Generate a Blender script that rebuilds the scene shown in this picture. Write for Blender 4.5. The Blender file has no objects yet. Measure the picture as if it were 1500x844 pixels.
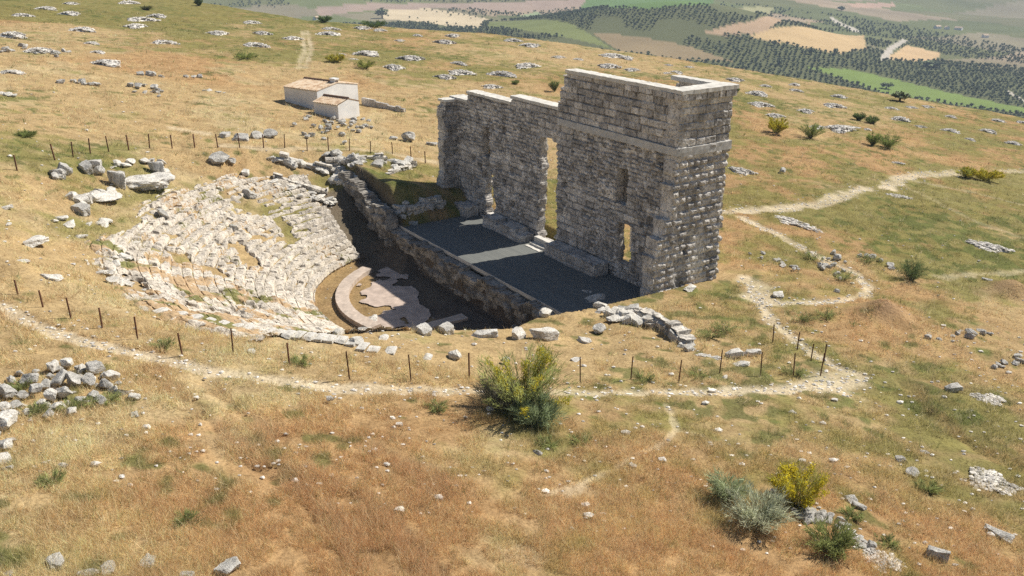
import bpy, math, random
import numpy as np
from mathutils import Vector

# ------------------------------------------------------------------ camera
SC = bpy.context.scene
F_PX, IMG_W, IMG_H = 1300.0, 1500.0, 844.0
PITCH = math.atan(509 / F_PX)
CAM_Z = 20.0
cam = bpy.data.cameras.new('camera')
cam.sensor_width = 36.0
cam.lens = 36.0 * F_PX / IMG_W
cam.clip_start, cam.clip_end = 0.5, 30000
cam_o = bpy.data.objects.new('camera', cam)
SC.collection.objects.link(cam_o)
cam_o.location = (0, 0, CAM_Z)
cam_o.rotation_euler = (math.pi / 2 - PITCH, 0, 0)
SC.camera = cam_o

# ------------------------------------------------------------------ sky, sun, exposure
SUN_EL, SUN_ROT = math.radians(46.5), math.radians(61.5)
world = bpy.data.worlds.new('World')
SC.world = world
world.use_nodes = True
wn = world.node_tree.nodes
sky = wn.new('ShaderNodeTexSky')
sky.sky_type = 'NISHITA'
sky.sun_disc = False
sky.sun_elevation, sky.sun_rotation = SUN_EL, SUN_ROT
sky.altitude = 900
wn['Background'].inputs['Strength'].default_value = 0.064
world.node_tree.links.new(sky.outputs['Color'], wn['Background'].inputs['Color'])
sun = bpy.data.lights.new('sun', 'SUN')
sun.energy = 5.0
sun.angle = math.radians(0.5)
sun.color = (1.0, 0.95, 0.86)
sun_o = bpy.data.objects.new('sun', sun)
SC.collection.objects.link(sun_o)
sun_dir = Vector((math.sin(SUN_ROT) * math.cos(SUN_EL), math.cos(SUN_ROT) * math.cos(SUN_EL), math.sin(SUN_EL)))
sun_o.rotation_euler = sun_dir.to_track_quat('Z', 'Y').to_euler()
sun_o.location = (80, 60, 120)
SC.view_settings.view_transform = 'Standard'
SC.view_settings.look = 'None'
SC.view_settings.gamma = 1
SC.view_settings.exposure = 0.37
SC.cycles.max_bounces = 6
SC.cycles.volume_bounces = 0
SC.cycles.use_denoising = False

# ------------------------------------------------------------------ helpers
rng = np.random.default_rng(7)
random.seed(7)
COL = SC.collection


def hsh(*a):
    h = np.zeros(np.broadcast(*a).shape, np.uint64)
    for i, v in enumerate(a):
        h = (h ^ (np.asarray(v).astype(np.int64).astype(np.uint64) + np.uint64(0x9E3779B97F4A7C15 + i * 7919))) * np.uint64(0xBF58476D1CE4E5B9)
        h ^= h >> np.uint64(29)
    h *= np.uint64(0x94D049BB133111EB)
    h ^= h >> np.uint64(32)
    return (h & np.uint64(0xFFFFFF)).astype(np.float64) / 16777215.0


def vn(x, y, seed=0):
    xi, yi = np.floor(x), np.floor(y)
    fx, fy = x - xi, y - yi
    fx, fy = fx * fx * (3 - 2 * fx), fy * fy * (3 - 2 * fy)
    a, b = hsh(xi, yi, seed + 0 * xi), hsh(xi + 1, yi, seed + 0 * xi)
    c, d = hsh(xi, yi + 1, seed + 0 * xi), hsh(xi + 1, yi + 1, seed + 0 * xi)
    return (a * (1 - fx) + b * fx) * (1 - fy) + (c * (1 - fx) + d * fx) * fy


def fbm(x, y, scale, octv=3, seed=0):
    x, y = np.asarray(x, float) / scale, np.asarray(y, float) / scale
    t, amp, s = 0, 1.0, 0
    for o in range(octv):
        t = t + amp * vn(x * 2 ** o + 31.7 * o, y * 2 ** o - 17.3 * o, seed + o)
        s += amp
        amp *= .5
    return t / s                      # 0..1


def vn3(p, seed=0):
    z = p[:, 2]
    zi = np.floor(z)
    fz = z - zi
    fz = fz * fz * (3 - 2 * fz)
    a = vn(p[:, 0] + zi * 57.31, p[:, 1] + zi * 113.7, seed)
    b = vn(p[:, 0] + (zi + 1) * 57.31, p[:, 1] + (zi + 1) * 113.7, seed)
    return a * (1 - fz) + b * fz


def sst(a, b, x):
    t = np.clip((x - a) / (b - a), 0, 1)
    return t * t * (3 - 2 * t)


def mesh_obj(name, V, Fq, mat, parent=None, attrs=None, smooth=False, loc=None):
    """V (n,3); Fq list of int arrays (m,k)."""
    if not isinstance(Fq, list):
        Fq = [Fq]
    Fq = [np.asarray(f, np.int32) for f in Fq if len(f)]
    me = bpy.data.meshes.new(name)
    V = np.asarray(V, np.float32)
    me.vertices.add(len(V))
    me.vertices.foreach_set('co', V.ravel())
    loops = np.concatenate([f.ravel() for f in Fq])
    tot = np.concatenate([np.full(len(f), f.shape[1], np.int32) for f in Fq])
    start = np.concatenate([[0], np.cumsum(tot)[:-1]]).astype(np.int32)
    me.loops.add(len(loops))
    me.loops.foreach_set('vertex_index', loops)
    me.polygons.add(len(tot))
    me.polygons.foreach_set('loop_start', start)
    me.polygons.foreach_set('loop_total', tot)
    me.update(calc_edges=True)
    me.polygons.foreach_set('use_smooth', np.full(len(tot), smooth))
    for k, a in (attrs or {}).items():
        a = np.asarray(a, np.float32)
        if a.ndim == 1:
            at_ = me.attributes.new(k, 'FLOAT', 'POINT')
            at_.data.foreach_set('value', a)
        else:
            at_ = me.attributes.new(k, 'FLOAT_COLOR', 'POINT')
            c4 = np.ones((len(a), 4), np.float32)
            c4[:, :3] = a
            at_.data.foreach_set('color', c4.ravel())
    if mat:
        me.materials.append(mat)
    o = bpy.data.objects.new(name, me)
    COL.objects.link(o)
    if parent:
        o.parent = parent
    if loc is not None:
        o.location = loc
    return o


def tag(o, label=None, cat=None, group=None, kind=None):
    if label: o['label'] = label
    if cat: o['category'] = cat
    if group: o['group'] = group
    if kind: o['kind'] = kind
    return o


def empty(name, loc, rz=0.0):
    o = bpy.data.objects.new(name, None)
    COL.objects.link(o)
    o.location = loc
    o.rotation_euler = (0, 0, rz)
    return o


ORD = ('first second third fourth fifth sixth seventh eighth ninth tenth eleventh twelfth thirteenth fourteenth fifteenth sixteenth '
       'seventeenth eighteenth nineteenth twentieth').split() + ['twenty-' + q for q in
       'first second third fourth fifth sixth seventh eighth ninth'.split()] + ['thirtieth'] + ['thirty-' + q for q in
       'first second third fourth fifth sixth seventh eighth ninth'.split()] + ['fortieth'] + ['forty-' + q for q in 'first second third fourth fifth sixth seventh eighth ninth'.split()]

# ------------------------------------------------------------------ materials


def mat_new(name, rough=0.9):
    m = bpy.data.materials.new(name)
    m.use_nodes = True
    b = m.node_tree.nodes['Principled BSDF']
    b.inputs['Roughness'].default_value = rough
    b.inputs['Specular IOR Level'].default_value = 0.2
    return m, m.node_tree.nodes, m.node_tree.links, b


def N(nodes, t, **kw):
    n = nodes.new(t)
    for k, v in kw.items():
        setattr(n, k, v)
    return n


def noise(nodes, links, scale, detail=3, rough=0.6, coord='Object'):
    tc = N(nodes, 'ShaderNodeTexCoord')
    n = N(nodes, 'ShaderNodeTexNoise')
    n.inputs['Scale'].default_value = scale
    n.inputs['Detail'].default_value = detail
    n.inputs['Roughness'].default_value = rough
    links.new(tc.outputs[coord], n.inputs['Vector'])
    return n.outputs['Fac']


def ramp(nodes, links, src, stops):
    r = N(nodes, 'ShaderNodeValToRGB')
    e = r.color_ramp.elements
    e[0].position, e[0].color = stops[0][0], (*stops[0][1], 1)
    e[1].position, e[1].color = stops[-1][0], (*stops[-1][1], 1)
    for p_, c in stops[1:-1]:
        q = e.new(p_)
        q.color = (*c, 1)
    links.new(src, r.inputs['Fac'])
    return r.outputs['Color']


def mixc(nodes, links, fac, a, b, mode='MIX'):
    m = N(nodes, 'ShaderNodeMix', data_type='RGBA', blend_type=mode)
    for i, v in ((0, fac), (6, a), (7, b)):
        if isinstance(v, (int, float)):
            m.inputs[i].default_value = v
        elif isinstance(v, tuple):
            m.inputs[i].default_value = (*v, 1)
        else:
            links.new(v, m.inputs[i])
    return m.outputs[2]


def bump(nodes, links, bsdf, src, strength=0.5, dist=0.05):
    b = N(nodes, 'ShaderNodeBump')
    b.inputs['Strength'].default_value = strength
    b.inputs['Distance'].default_value = dist
    links.new(src, b.inputs['Height'])
    links.new(b.outputs['Normal'], bsdf.inputs['Normal'])


def m_attr_col(name, fine=True):
    m, n, l, b = mat_new(name, 0.95)
    a = N(n, 'ShaderNodeAttribute', attribute_name='Col')
    if fine:
        f1 = noise(n, l, 7.0, 6, 0.7)
        g = ramp(n, l, f1, [(0.3, (.55, .52, .46)), (0.5, (1, 1, 1)), (0.72, (1.3, 1.3, 1.25))])
        f2 = noise(n, l, 0.9, 4, 0.65)
        g2 = ramp(n, l, f2, [(0.3, (.75, .72, .68)), (0.55, (1, 1, 1)), (0.75, (1.18, 1.16, 1.1))])
        c = mixc(n, l, 1.0, a.outputs['Color'], g, 'MULTIPLY')
        c = mixc(n, l, 1.0, c, g2, 'MULTIPLY')
        l.new(c, b.inputs['Base Color'])
        bump(n, l, b, f1, 0.7, 0.12)
    else:
        l.new(a.outputs['Color'], b.inputs['Base Color'])
    b.inputs['Specular IOR Level'].default_value = 0.05
    return m


def m_stone(name, dark, mid, light, scale=1.5, tone=True, bs=0.6, soil=None):
    m, n, l, b = mat_new(name, 0.92)
    f1 = noise(n, l, scale, 6, 0.65)
    c = ramp(n, l, f1, [(0.32, dark), (0.48, mid), (0.68, light)])
    f3 = noise(n, l, scale * 7, 4, 0.7)
    sp = ramp(n, l, f3, [(0.36, (.35, .34, .32)), (0.5, (1, 1, 1)), (0.75, (1.15, 1.14, 1.1))])
    c = mixc(n, l, 0.85, c, sp, 'MULTIPLY')
    if tone:
        a = N(n, 'ShaderNodeAttribute', attribute_name='tone')
        t = ramp(n, l, a.outputs['Fac'], [(0, (.5, .48, .46)), (0.5, (1.0, .97, .94)), (1, (1.55, 1.5, 1.42))])
        c = mixc(n, l, 1.0, c, t, 'MULTIPLY')
    if soil:
        a = N(n, 'ShaderNodeAttribute', attribute_name='soil')
        cr = N(n, 'ShaderNodeAttribute', attribute_name='Col')
        f4 = noise(n, l, 5.0, 5, 0.7)
        ad = N(n, 'ShaderNodeMath', operation='ADD')
        l.new(a.outputs['Fac'], ad.inputs[0])
        l.new(f4, ad.inputs[1])
        k = ramp(n, l, ad.outputs[0], [(0.98, (0, 0, 0)), (1.1, (1, 1, 1))])
        c = mixc(n, l, k, c, cr.outputs['Color'])
    l.new(c, b.inputs['Base Color'])
    bump(n, l, b, f3, bs, 0.06)
    return m


def m_flat(name, c, var=0.25, scale=3.0, rough=0.9, bs=0.2):
    m, n, l, b = mat_new(name, rough)
    f = noise(n, l, scale, 5, 0.65)
    lo = tuple(v * (1 - var) for v in c)
    hi = tuple(min(1, v * (1 + var)) for v in c)
    l.new(ramp(n, l, f, [(0.3, lo), (0.7, hi)]), b.inputs['Base Color'])
    bump(n, l, b, f, bs, 0.03)
    return m


def m_leaf(name, trans=0.35):
    m = bpy.data.materials.new(name)
    m.use_nodes = True
    n, l = m.node_tree.nodes, m.node_tree.links
    n.remove(n['Principled BSDF'])
    a = N(n, 'ShaderNodeAttribute', attribute_name='Col')
    d, t, mx = N(n, 'ShaderNodeBsdfDiffuse'), N(n, 'ShaderNodeBsdfTranslucent'), N(n, 'ShaderNodeMixShader')
    l.new(a.outputs['Color'], d.inputs['Color'])
    l.new(a.outputs['Color'], t.inputs['Color'])
    mx.inputs[0].default_value = trans
    l.new(d.outputs[0], mx.inputs[1])
    l.new(t.outputs[0], mx.inputs[2])
    l.new(mx.outputs[0], n['Material Output'].inputs['Surface'])
    return m


M_GROUND = m_attr_col('ground')
M_LEAF = m_leaf('leaf')
M_WALL = m_stone('ruin_stone', (.29, .28, .265), (.48, .46, .435), (.64, .62, .59), 0.9)
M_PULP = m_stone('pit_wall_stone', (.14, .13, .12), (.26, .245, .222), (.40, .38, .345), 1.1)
M_SEAT = m_stone('seat_stone', (.35, .315, .265), (.55, .505, .435), (.68, .635, .565), 1.6, soil=True)
M_ROCK = m_stone('limestone', (.26, .245, .22), (.50, .475, .43), (.68, .65, .595), 1.7, tone=False, bs=0.8)
M_PALE = m_stone('pale_stone', (.42, .39, .34), (.66, .62, .55), (.78, .745, .68), 1.7, tone=False, bs=0.7)
M_HEAP = m_stone('heap_stone', (.42, .405, .375), (.58, .56, .525), (.70, .68, .64), 0.8, tone=True, bs=0.5)
M_CONC = m_flat('capping_concrete', (.62, .585, .52), 0.2, 1.2)
M_BAND = m_flat('band_mortar', (.50, .48, .445), 0.2, 1.5)
M_BRICK = m_flat('brick_paving', (.50, .41, .335), 0.22, 2.2)
M_FLOOR = m_flat('orchestra_paving', (.47, .375, .31), 0.3, 1.1)
M_WHITE = m_flat('whitewash', (.79, .775, .745), 0.1, .8)
M_RUST = m_flat('rusty_iron', (.13, .06, .035), 0.4, 9)
M_BARK = m_flat('bark', (.10, .075, .05), 0.3, 9)
M_DARKROOF = m_flat('ridge_tile', (.20, .12, .08), 0.3, 4)

# ------------------------------------------------------------------ picture <-> place helpers (surveying only)
CAM = np.array([0, 0, CAM_Z])
FWD = np.array([0, math.cos(PITCH), -math.sin(PITCH)])
UPV = np.array([0, math.sin(PITCH), math.cos(PITCH)])


def ray(px, py):
    return np.array([1., 0, 0]) * (px - 750) / F_PX + UPV * (422 - py) / F_PX + FWD


def at_z(px, py, z):
    d = ray(px, py)
    return CAM + d * (z - CAM_Z) / d[2]


# local frame of the theatre: s along the stage wall (away), d towards the seats
A0 = np.array([9.621, 51.081])
WD = np.array([-.5571, .8304])
ND = np.array([-.8304, -.5571])


def sd_of(x, y):
    rx, ry = x - A0[0], y - A0[1]
    return rx * WD[0] + ry * WD[1], rx * ND[0] + ry * ND[1]


def W(s, d, z):
    s, d = np.asarray(s, float), np.asarray(d, float)
    x, y = A0[0] + s * WD[0] + d * ND[0], A0[1] + s * WD[1] + d * ND[1]
    return np.stack(np.broadcast_arrays(x, y, np.asarray(z, float)), -1)


# ------------------------------------------------------------------ terrain
CTRL_PX = [(750, 844, 3.4), (0, 844, 5.6), (1500, 844, 1.4), (0, 650, 5.2), (350, 700, 4.2), (1100, 720, 2.2), (1400, 700, .8),
           (30, 440, 4.7), (265, 520, 4.1), (512, 556, 3.2), (600, 558, 2.7), (850, 562, 1.5), (1000, 558, 1.0), (1200, 548, .4),
           (1100, 450, .0), (1400, 550, -.4), (1500, 420, -2.2), (1300, 300, -1.6), (1100, 260, -.6), (1500, 260, -4.2),
           (1500, 172, -6.5), (1300, 138, -4.2), (1100, 104, -2.0), (900, 76, 0.2), (740, 56, 1.8), (600, 46, 3.0), (450, 32, 4.4),
           (300, 8, 6.6), (100, 2, 8.6), (0, -5, 9.6), (0, 300, 6.2), (0, 200, 6.9), (0, 100, 7.9), (200, 190, 5.0), (450, 185, 3.5),
           (420, 150, 3.7), (620, 262, 1.0), (530, 240, 2.8), (250, 225, 4.5), (130, 400, 4.1), (80, 325, 4.5), (200, 288, 4.1),
           (300, 262, 3.7), (230, 468, 3.9), (430, 245, 3.1), (580, 528, 2.7), (660, 490, 1.0), (760, 482, .6), (870, 455, .2), (700, 520, 1.9),
           (950, 432, 0.), (1050, 404, -.1), (620, 100, 3.0), (300, 100, 5.6), (800, 140, 1.2), (1150, 180, -1.2)]
ctrl = np.array([[*at_z(a, b, z)[:2], z] for a, b, z in CTRL_PX] +
                [(-160, 40, 13), (-80, -20, 10), (0, -60, 9), (0, -5, 5.0), (70, -20, 1), (130, 60, -8), (160, 140, -14), (-180, 200, 13), (-60, 260, 8),
                 (0, 300, 3), (90, 260, -5), (-260, 90, 16), (0, 72, 0.2), (10, 90, 0.3), (-30, 20, 5.6), (30, 20, 1.4)])


def tps_k(r2):
    return np.where(r2 > 1e-9, 0.5 * r2 * np.log(np.maximum(r2, 1e-9)), 0)


_n = len(ctrl)
_d2 = ((ctrl[:, None, :2] - ctrl[None, :, :2]) ** 2).sum(-1)
_K = np.zeros((_n + 3, _n + 3))
_K[:_n, :_n] = tps_k(_d2) + np.eye(_n) * 40
_K[:_n, _n] = 1
_K[:_n, _n + 1:] = ctrl[:, :2]
_K[_n:, :_n] = _K[:_n, _n:].T
_co = np.linalg.solve(_K, np.concatenate([ctrl[:, 2], [0, 0, 0]]))


def tps(x, y):
    out = _co[_n] + _co[_n + 1] * x + _co[_n + 2] * y
    for i in range(_n):
        out = out + _co[i] * tps_k((x - ctrl[i, 0]) ** 2 + (y - ctrl[i, 1]) ** 2)
    return out


EDGE_PX = [(1500, 172, -6.5), (1300, 138, -4.2), (1100, 104, -2.0), (900, 74, 0.2), (740, 52, 1.8), (600, 42, 3.0), (450, 30, 4.4), (300, 6, 6.6), (200, -8, 7.5)]
_e = np.array([at_z(*q) for q in EDGE_PX])
E_TH = np.concatenate([[math.radians(-180)], [math.radians(-60)], np.arctan2(_e[:, 0], _e[:, 1])[::-1], [math.radians(45), math.radians(70), math.radians(180)]])
E_R = np.concatenate([[300], [280], np.hypot(_e[:, 0], _e[:, 1])[::-1], [110, 130, 300]])


def r_edge(th):
    return np.interp(th, E_TH, E_R)


SCN, DCN = 12.5, 7.0          # centre of the orchestra
Z_ORCH, Z_STAGE = -2.75, -0.8
R_IN, R_OUT = 10.4, 23.6


def z_bowl(r, ph=None):
    m = 1.0 if ph is None else 1 + .7 * sst(120, 150, ph) + 1.2 * sst(157, 172, ph)
    return -2.2 + 6.0 * m * (r - R_IN) / (R_OUT - R_IN)


def valley_z(x, y, r, th):
    t = np.clip(np.degrees(th), -40, 40)
    z = -78 - 0.55 * np.clip(t, -10, 30) - 14 * sst(500, 1100, r) * sst(0, 25, t)
    z = z + 26 * (fbm(x, y, 420, 3, 91) - .5) * sst(200, 600, r)
    z = z + 46 * np.exp(-((x - 215) ** 2 + (y - 1050) ** 2) / 170 ** 2)
    z = z + 240 * sst(1800, 4200, r) * fbm(x, y, 900, 4, 5) + 60 * sst(1200, 1700, r) * fbm(x, y, 500, 3, 15) * (1 - sst(10, 30, t))
    return z


def seg_dist(x, y, pts):
    best = np.full(np.shape(x), 1e9)
    for (ax, ay), (bx, by) in zip(pts[:-1], pts[1:]):
        dx, dy = bx - ax, by - ay
        t = np.clip(((x - ax) * dx + (y - ay) * dy) / (dx * dx + dy * dy + 1e-9), 0, 1)
        best = np.minimum(best, np.hypot(x - ax - t * dx, y - ay - t * dy))
    return best


def rect_in(s, d, s0, s1, d0, d1, bl):
    return np.minimum(np.minimum(sst(s0 - bl, s0, s), 1 - sst(s1, s1 + bl, s)), np.minimum(sst(d0 - bl, d0, d), 1 - sst(d1, d1 + bl, d)))


MOUNDS = []                     # earth mounds: x, y, radius, height


def hill(x, y):
    return tps(x, y)


def h0(x, y):
    """terrain without small noise"""
    x, y = np.asarray(x, float), np.asarray(y, float)
    r = np.hypot(x, y)
    th = np.arctan2(x, y)
    re = r_edge(th)
    k = np.minimum(1, re / np.maximum(r, 1e-6))
    base = tps(x * k, y * k)
    e = r - re
    val = valley_z(x, y, r, th)
    t = sst(0, 1, np.clip(e, 0, None) / 190)
    e2 = np.clip(e, 0, 60)
    z = np.where(e > 0, (base - e2 * .33) * (1 - t) + val * t, base)
    # theatre
    s, d = sd_of(x, y)
    rc = np.hypot(s - SCN, d - DCN)
    ph = np.degrees(np.arctan2(d - DCN, s - SCN))
    bowl = np.where(rc < R_IN, Z_ORCH - .06, z_bowl(rc, ph) - .38)
    near = (rc < 34)
    zin = np.minimum(z, bowl)
    w = sst(6.9, 7.3, d)
    zz = z * (1 - w) + zin * w
    far_p = rect_in(s, d, 15, 29, 7.0, 10.3, .4)
    fz = np.interp(s, [17, 24, 29], [-2.75, -1.4, 1.2])
    zz = zz * (1 - far_p) + np.minimum(zz, fz) * far_p
    st = rect_in(s, d, 0.3, 22.7, -.9, 7.3, .5) * (1 - 0 * s) + 0
    st = np.maximum(st, .6 * rect_in(s, d, 20, 22.7, -.9, 7.3, 2.5))
    zz = zz * (1 - st) + (Z_STAGE - .5) * st
    for mx, my, mr, mh in MOUNDS:
        zz = zz + mh * np.exp(-((x - mx) ** 2 + (y - my) ** 2) / mr ** 2)
    return np.where(near, zz, z) if not MOUNDS else np.where(near, zz, z + sum(mh * np.exp(-((x - mx) ** 2 + (y - my) ** 2) / mr ** 2) for mx, my, mr, mh in MOUNDS))


_T = np.concatenate([np.linspace(18, 300, 900), np.geomspace(301, 4000, 700)])


def P(px, py):
    """point of the ground seen at a pixel of the photograph"""
    d = ray(px, py)
    q = CAM + d * _T[:, None]
    g = q[:, 2] - h0(q[:, 0], q[:, 1])
    i = np.argmax(g < 0)
    if g[i] >= 0:
        return q[-1]
    a, b = _T[max(i - 1, 0)], _T[i]
    for _ in range(12):
        m = .5 * (a + b)
        p_ = CAM + d * m
        if p_[2] - h0(p_[0], p_[1]) < 0: b = m
        else: a = m
    p_ = CAM + d * b
    return np.array([p_[0], p_[1], float(h0(p_[0], p_[1]))])


def mpp(p_):
    """metres that one photo pixel spans at p_"""
    return float((np.asarray(p_) - CAM) @ FWD) / F_PX


for mx, my, wpx, mh in ((1293, 462, 62, .9), (1482, 428, 60, .9), (590, 278, 60, .5)):
    q = P(mx, my)
    MOUNDS.append((q[0], q[1], wpx * mpp(q) * .5, mh))


def line(pts):
    return [tuple(P(a, b)[:2]) for a, b in pts]


PATHS = [(line([(-60, 425), (0, 450), (60, 476), (130, 501), (215, 523), (300, 541), (400, 557), (500, 566), (600, 571), (700, 573), (830, 575), (950, 575),
                (1050, 574), (1150, 571), (1230, 563), (1268, 550)]), .5, .8),
         (line([(1268, 550), (1230, 537), (1200, 520), (1150, 485), (1125, 462), (1112, 435), (1092, 405)]), .45, .8),
         (line([(1230, 566), (1235, 552), (1190, 566)]), 1.1, .6),
         (line([(1120, 442), (1170, 443), (1230, 441), (1265, 432), (1272, 420), (1255, 400), (1220, 385), (1180, 365), (1130, 340), (1085, 320)]), .45, .75),
         (line([(1060, 312), (1150, 303), (1200, 298), (1240, 286), (1268, 275)]), .9, .8),
         (line([(1298, 276), (1320, 260), (1345, 255), (1400, 252)]), 1.0, .8), (line([(1470, 251), (1520, 250)]), .6, .6),
         (line([(1110, 430), (1130, 440), (1105, 415)]), 1.1, .7),
         (line([(800, 725), (840, 714), (880, 695), (930, 670), (975, 650), (990, 632), (985, 610), (975, 592)]), .16, .5),
         (line([(990, 632), (1030, 640)]), .12, .4), (line([(1380, 406), (1430, 401), (1520, 396)]), .5, .4),
         (line([(436, 100), (447, 75), (443, 45)]), .45, .55), (line([(447, 100), (456, 75), (450, 45)]), .45, .55),
         (line([(330, 214), (400, 218), (470, 216), (560, 222), (640, 240)]), .55, .45), (line([(255, 188), (300, 196)]), .7, .5),
         (line([(1320, 262), (1400, 275), (1500, 300)]), .5, .3), (line([(1330, 275), (1420, 320), (1500, 350)]), .4, .2)]
PATCH = [(840, 716, 45, .45), (765, 812, 60, .35), (1125, 432, 38, .5), (1095, 410, 30, .4), (0, 448, 30, .3), (1245, 558, 40, .5)]
PATCH = [(*P(a, b)[:2], w_ * mpp(P(a, b)) * .6, k_) for a, b, w_, k_ in PATCH]
RUTS = [line([(225, 540), (270, 585), (330, 640), (420, 700), (480, 755), (560, 844)]), line([(300, 560), (350, 600), (400, 640)]),
        line([(540, 655), (600, 690), (650, 720)]), line([(455, 690), (540, 750), (640, 844)]), line([(0, 455), (100, 487), (160, 502), (230, 517)]),
        line([(1330, 560), (1360, 600), (1420, 650), (1500, 690)])]
GREEN = [(50, 60, .3), (150, 15, .75), (330, 30, .6), (430, 70, .6), (100, 190, .35), (300, 130, .15), (200, 110, .12), (40, 200, .5), (560, 90, .5), (700, 100, .5), (600, 55, .45),
         (500, 130, .2), (620, 150, .3), (560, 180, .1), (850, 90, .3), (800, 130, .4), (1000, 110, .4), (1150, 130, .45), (1300, 170, .4), (1450, 210, .45), (1200, 215, .35), (1100, 230, .45),
         (1200, 255, .3), (1400, 300, .5), (1250, 320, .6), (1450, 330, .65), (1350, 350, .7), (1150, 370, .5), (1400, 450, .4), (1220, 400, .55), (1300, 500, .3),
         (1400, 500, .3), (1450, 600, .45), (1350, 680, .55), (1300, 620, .6), (1400, 800, .4), (1200, 620, .5), (1000, 610, .5), (1000, 700, .32), (900, 800, .22), (1100, 780, .15), (1250, 700, .4),
         (820, 620, .5), (650, 640, .2), (450, 600, .08), (300, 600, .1), (100, 640, .12), (200, 750, .2), (60, 750, .25), (400, 800, .06), (600, 780, .12), (700, 700, .2), (560, 540, .15),
         (400, 525, .18), (200, 470, .15), (60, 410, .2), (60, 300, .3), (100, 350, .4), (300, 240, .2), (600, 270, .5), (580, 265, .5), (1050, 540, .5), (1080, 500, .6), (950, 530, .35), (900, 500, .12),
         (800, 480, .2), (1000, 490, .45), (1180, 470, .5), (1000, 440, .35), (1090, 340, .4), (1000, 540, .4), (700, 510, .3), (500, 840, .1)]
_g = np.array([[*P(a, b)[:2], g] for a, b, g in GREEN])
_gu = np.c_[np.arctan2(_g[:, 0], _g[:, 1]) * 30, np.log(np.hypot(_g[:, 0], _g[:, 1])) * 30]


def greenness(x, y):
    u, v = np.arctan2(x, y) * 30, np.log(np.maximum(np.hypot(x, y), 1)) * 30
    a, b = 0, 1e-9
    for i in range(len(_g)):
        w = np.exp(-((u - _gu[i, 0]) ** 2 + (v - _gu[i, 1]) ** 2) / 6.0) + 1e-7
        a, b = a + w * _g[i, 2], b + w
    return a / b


def path_mask(x, y):
    m = np.zeros(np.shape(x))
    nz = fbm(x, y, .9, 3, 61) - .5
    n2 = fbm(x, y, 3.5, 2, 62)
    for pts, w, k in PATHS:
        dd = seg_dist(x, y, pts) + nz * w * 1.5
        m = np.maximum(m, k * (1 - sst(w * .45, w * 1.25, dd)) * (.55 + .75 * n2))
    for mx, my, mr, k in PATCH:
        dd = np.hypot(x - mx, y - my) / mr + nz * 1.6
        m = np.maximum(m, k * (1 - sst(.3, 1.1, dd)))
    return np.clip(m, 0, 1)


def rut_mask(x, y):
    m = np.zeros(np.shape(x))
    nz = fbm(x, y, 1.2, 3, 71) - .5
    for pts in RUTS:
        m = np.maximum(m, 1 - sst(.15, .65, seg_dist(x, y, pts) + nz * .9))
    return m


def c3(a):
    return np.array(a)[None, :]


def mix(a, b, t):
    return a * (1 - t[:, None]) + b * t[:, None]


def soil_color(x, y):
    n1, n2, n3 = fbm(x, y, 22, 4, 1), fbm(x, y, 5, 4, 2), fbm(x, y, 1.1, 3, 3)
    g = greenness(x, y)
    c = mix(c3((.43, .31, .16)), c3((.405, .258, .126)), sst(.4, .62, n1))
    c = mix(c, c3((.50, .39, .22)), sst(.52, .72, n2) * .7)
    gg = sst(.40, .72, g * 1.05 + (n2 - .5) * .75 + (n3 - .5) * .55 + (n1 - .5) * .35 + .12)
    c = mix(c, c3((.19, .178, .056)), gg * .85)
    sp = sst(.66, .74, fbm(x, y, .8, 2, 8) * .6 + fbm(x, y, 9, 2, 9) * .4 + g * .12)
    c = mix(c, c3((.10, .125, .035)), sp * .7)
    c = c * (.82 + .36 * n3)[:, None]
    return c, gg


# ------------------------------------------------------------------ valley fields (ground plan of the parcels)
FIELDS = [([(840, -5), (1045, -5), (1040, 8), (950, 14), (895, 12)], (.15, .235, .075), 0),
          ([(1030, 48), (1100, 32), (1190, 30), (1185, 38), (1120, 50), (1060, 52)], (.44, .31, .20), 0),
          ([(1095, 56), (1180, 40), (1265, 52), (1269, 72), (1232, 79), (1180, 70)], (.56, .40, .21), 0),
          ([(1298, 86), (1328, 66), (1378, 78), (1370, 89), (1345, 90)], (.60, .42, .23), 0),
          ([(1288, 88), (1298, 71), (1322, 57), (1331, 60), (1308, 74), (1302, 87)], (.52, .47, .40), 0),
          ([(1180, 98), (1250, 102), (1310, 116), (1400, 138), (1510, 160), (1510, 168), (1430, 158), (1300, 138), (1230, 114)], (.20, .27, .07), 0),
          ([(717, 32), (838, 35), (898, 72), (810, 52), (714, 41)], (.21, .235, .085), 0),
          ([(866, 48), (930, 53), (1010, 68), (1074, 90), (1000, 88), (908, 75)], (.29, .22, .125), 0),
          ([(560, 16), (615, 10), (716, 28), (702, 41), (670, 41), (608, 31), (560, 28)], (.66, .54, .36), 0),
          ([(1470, 128), (1500, 146), (1502, 151), (1476, 136)], (.55, .5, .42), 0),
          ([(1240, 5), (1310, 4), (1312, 10), (1250, 11)], (.50, .34, .25), 0),
          ([(1090, 9), (1135, 12), (1130, 17), (1085, 14)], (.40, .38, .2), 0),
          ([(755, 24), (790, 16), (792, 25)], (.30, .36, .2), 0),
          ([(1220, 25), (1255, 42), (1262, 48), (1250, 46), (1215, 27)], (.55, .5, .42), 0),
          ([(460, 12), (560, 4), (860, -2), (850, 10), (740, 18), (640, 12), (560, 14), (470, 24)], (.40, .30, .235), 0)]
FPOLY = [(np.array([P(a, b)[:2] for a, b in pl]), np.array(c)) for pl, c, _ in FIELDS]


def in_poly(x, y, pl):
    ins = np.zeros(np.shape(x), bool)
    j = len(pl) - 1
    for i in range(len(pl)):
        xi, yi = pl[i]
        xj, yj = pl[j]
        cnd = (yi > y) != (yj > y)
        ins ^= cnd & (x < (xj - xi) * (y - yi) / (yj - yi + 1e-12) + xi)
        j = i
    return ins


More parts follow.
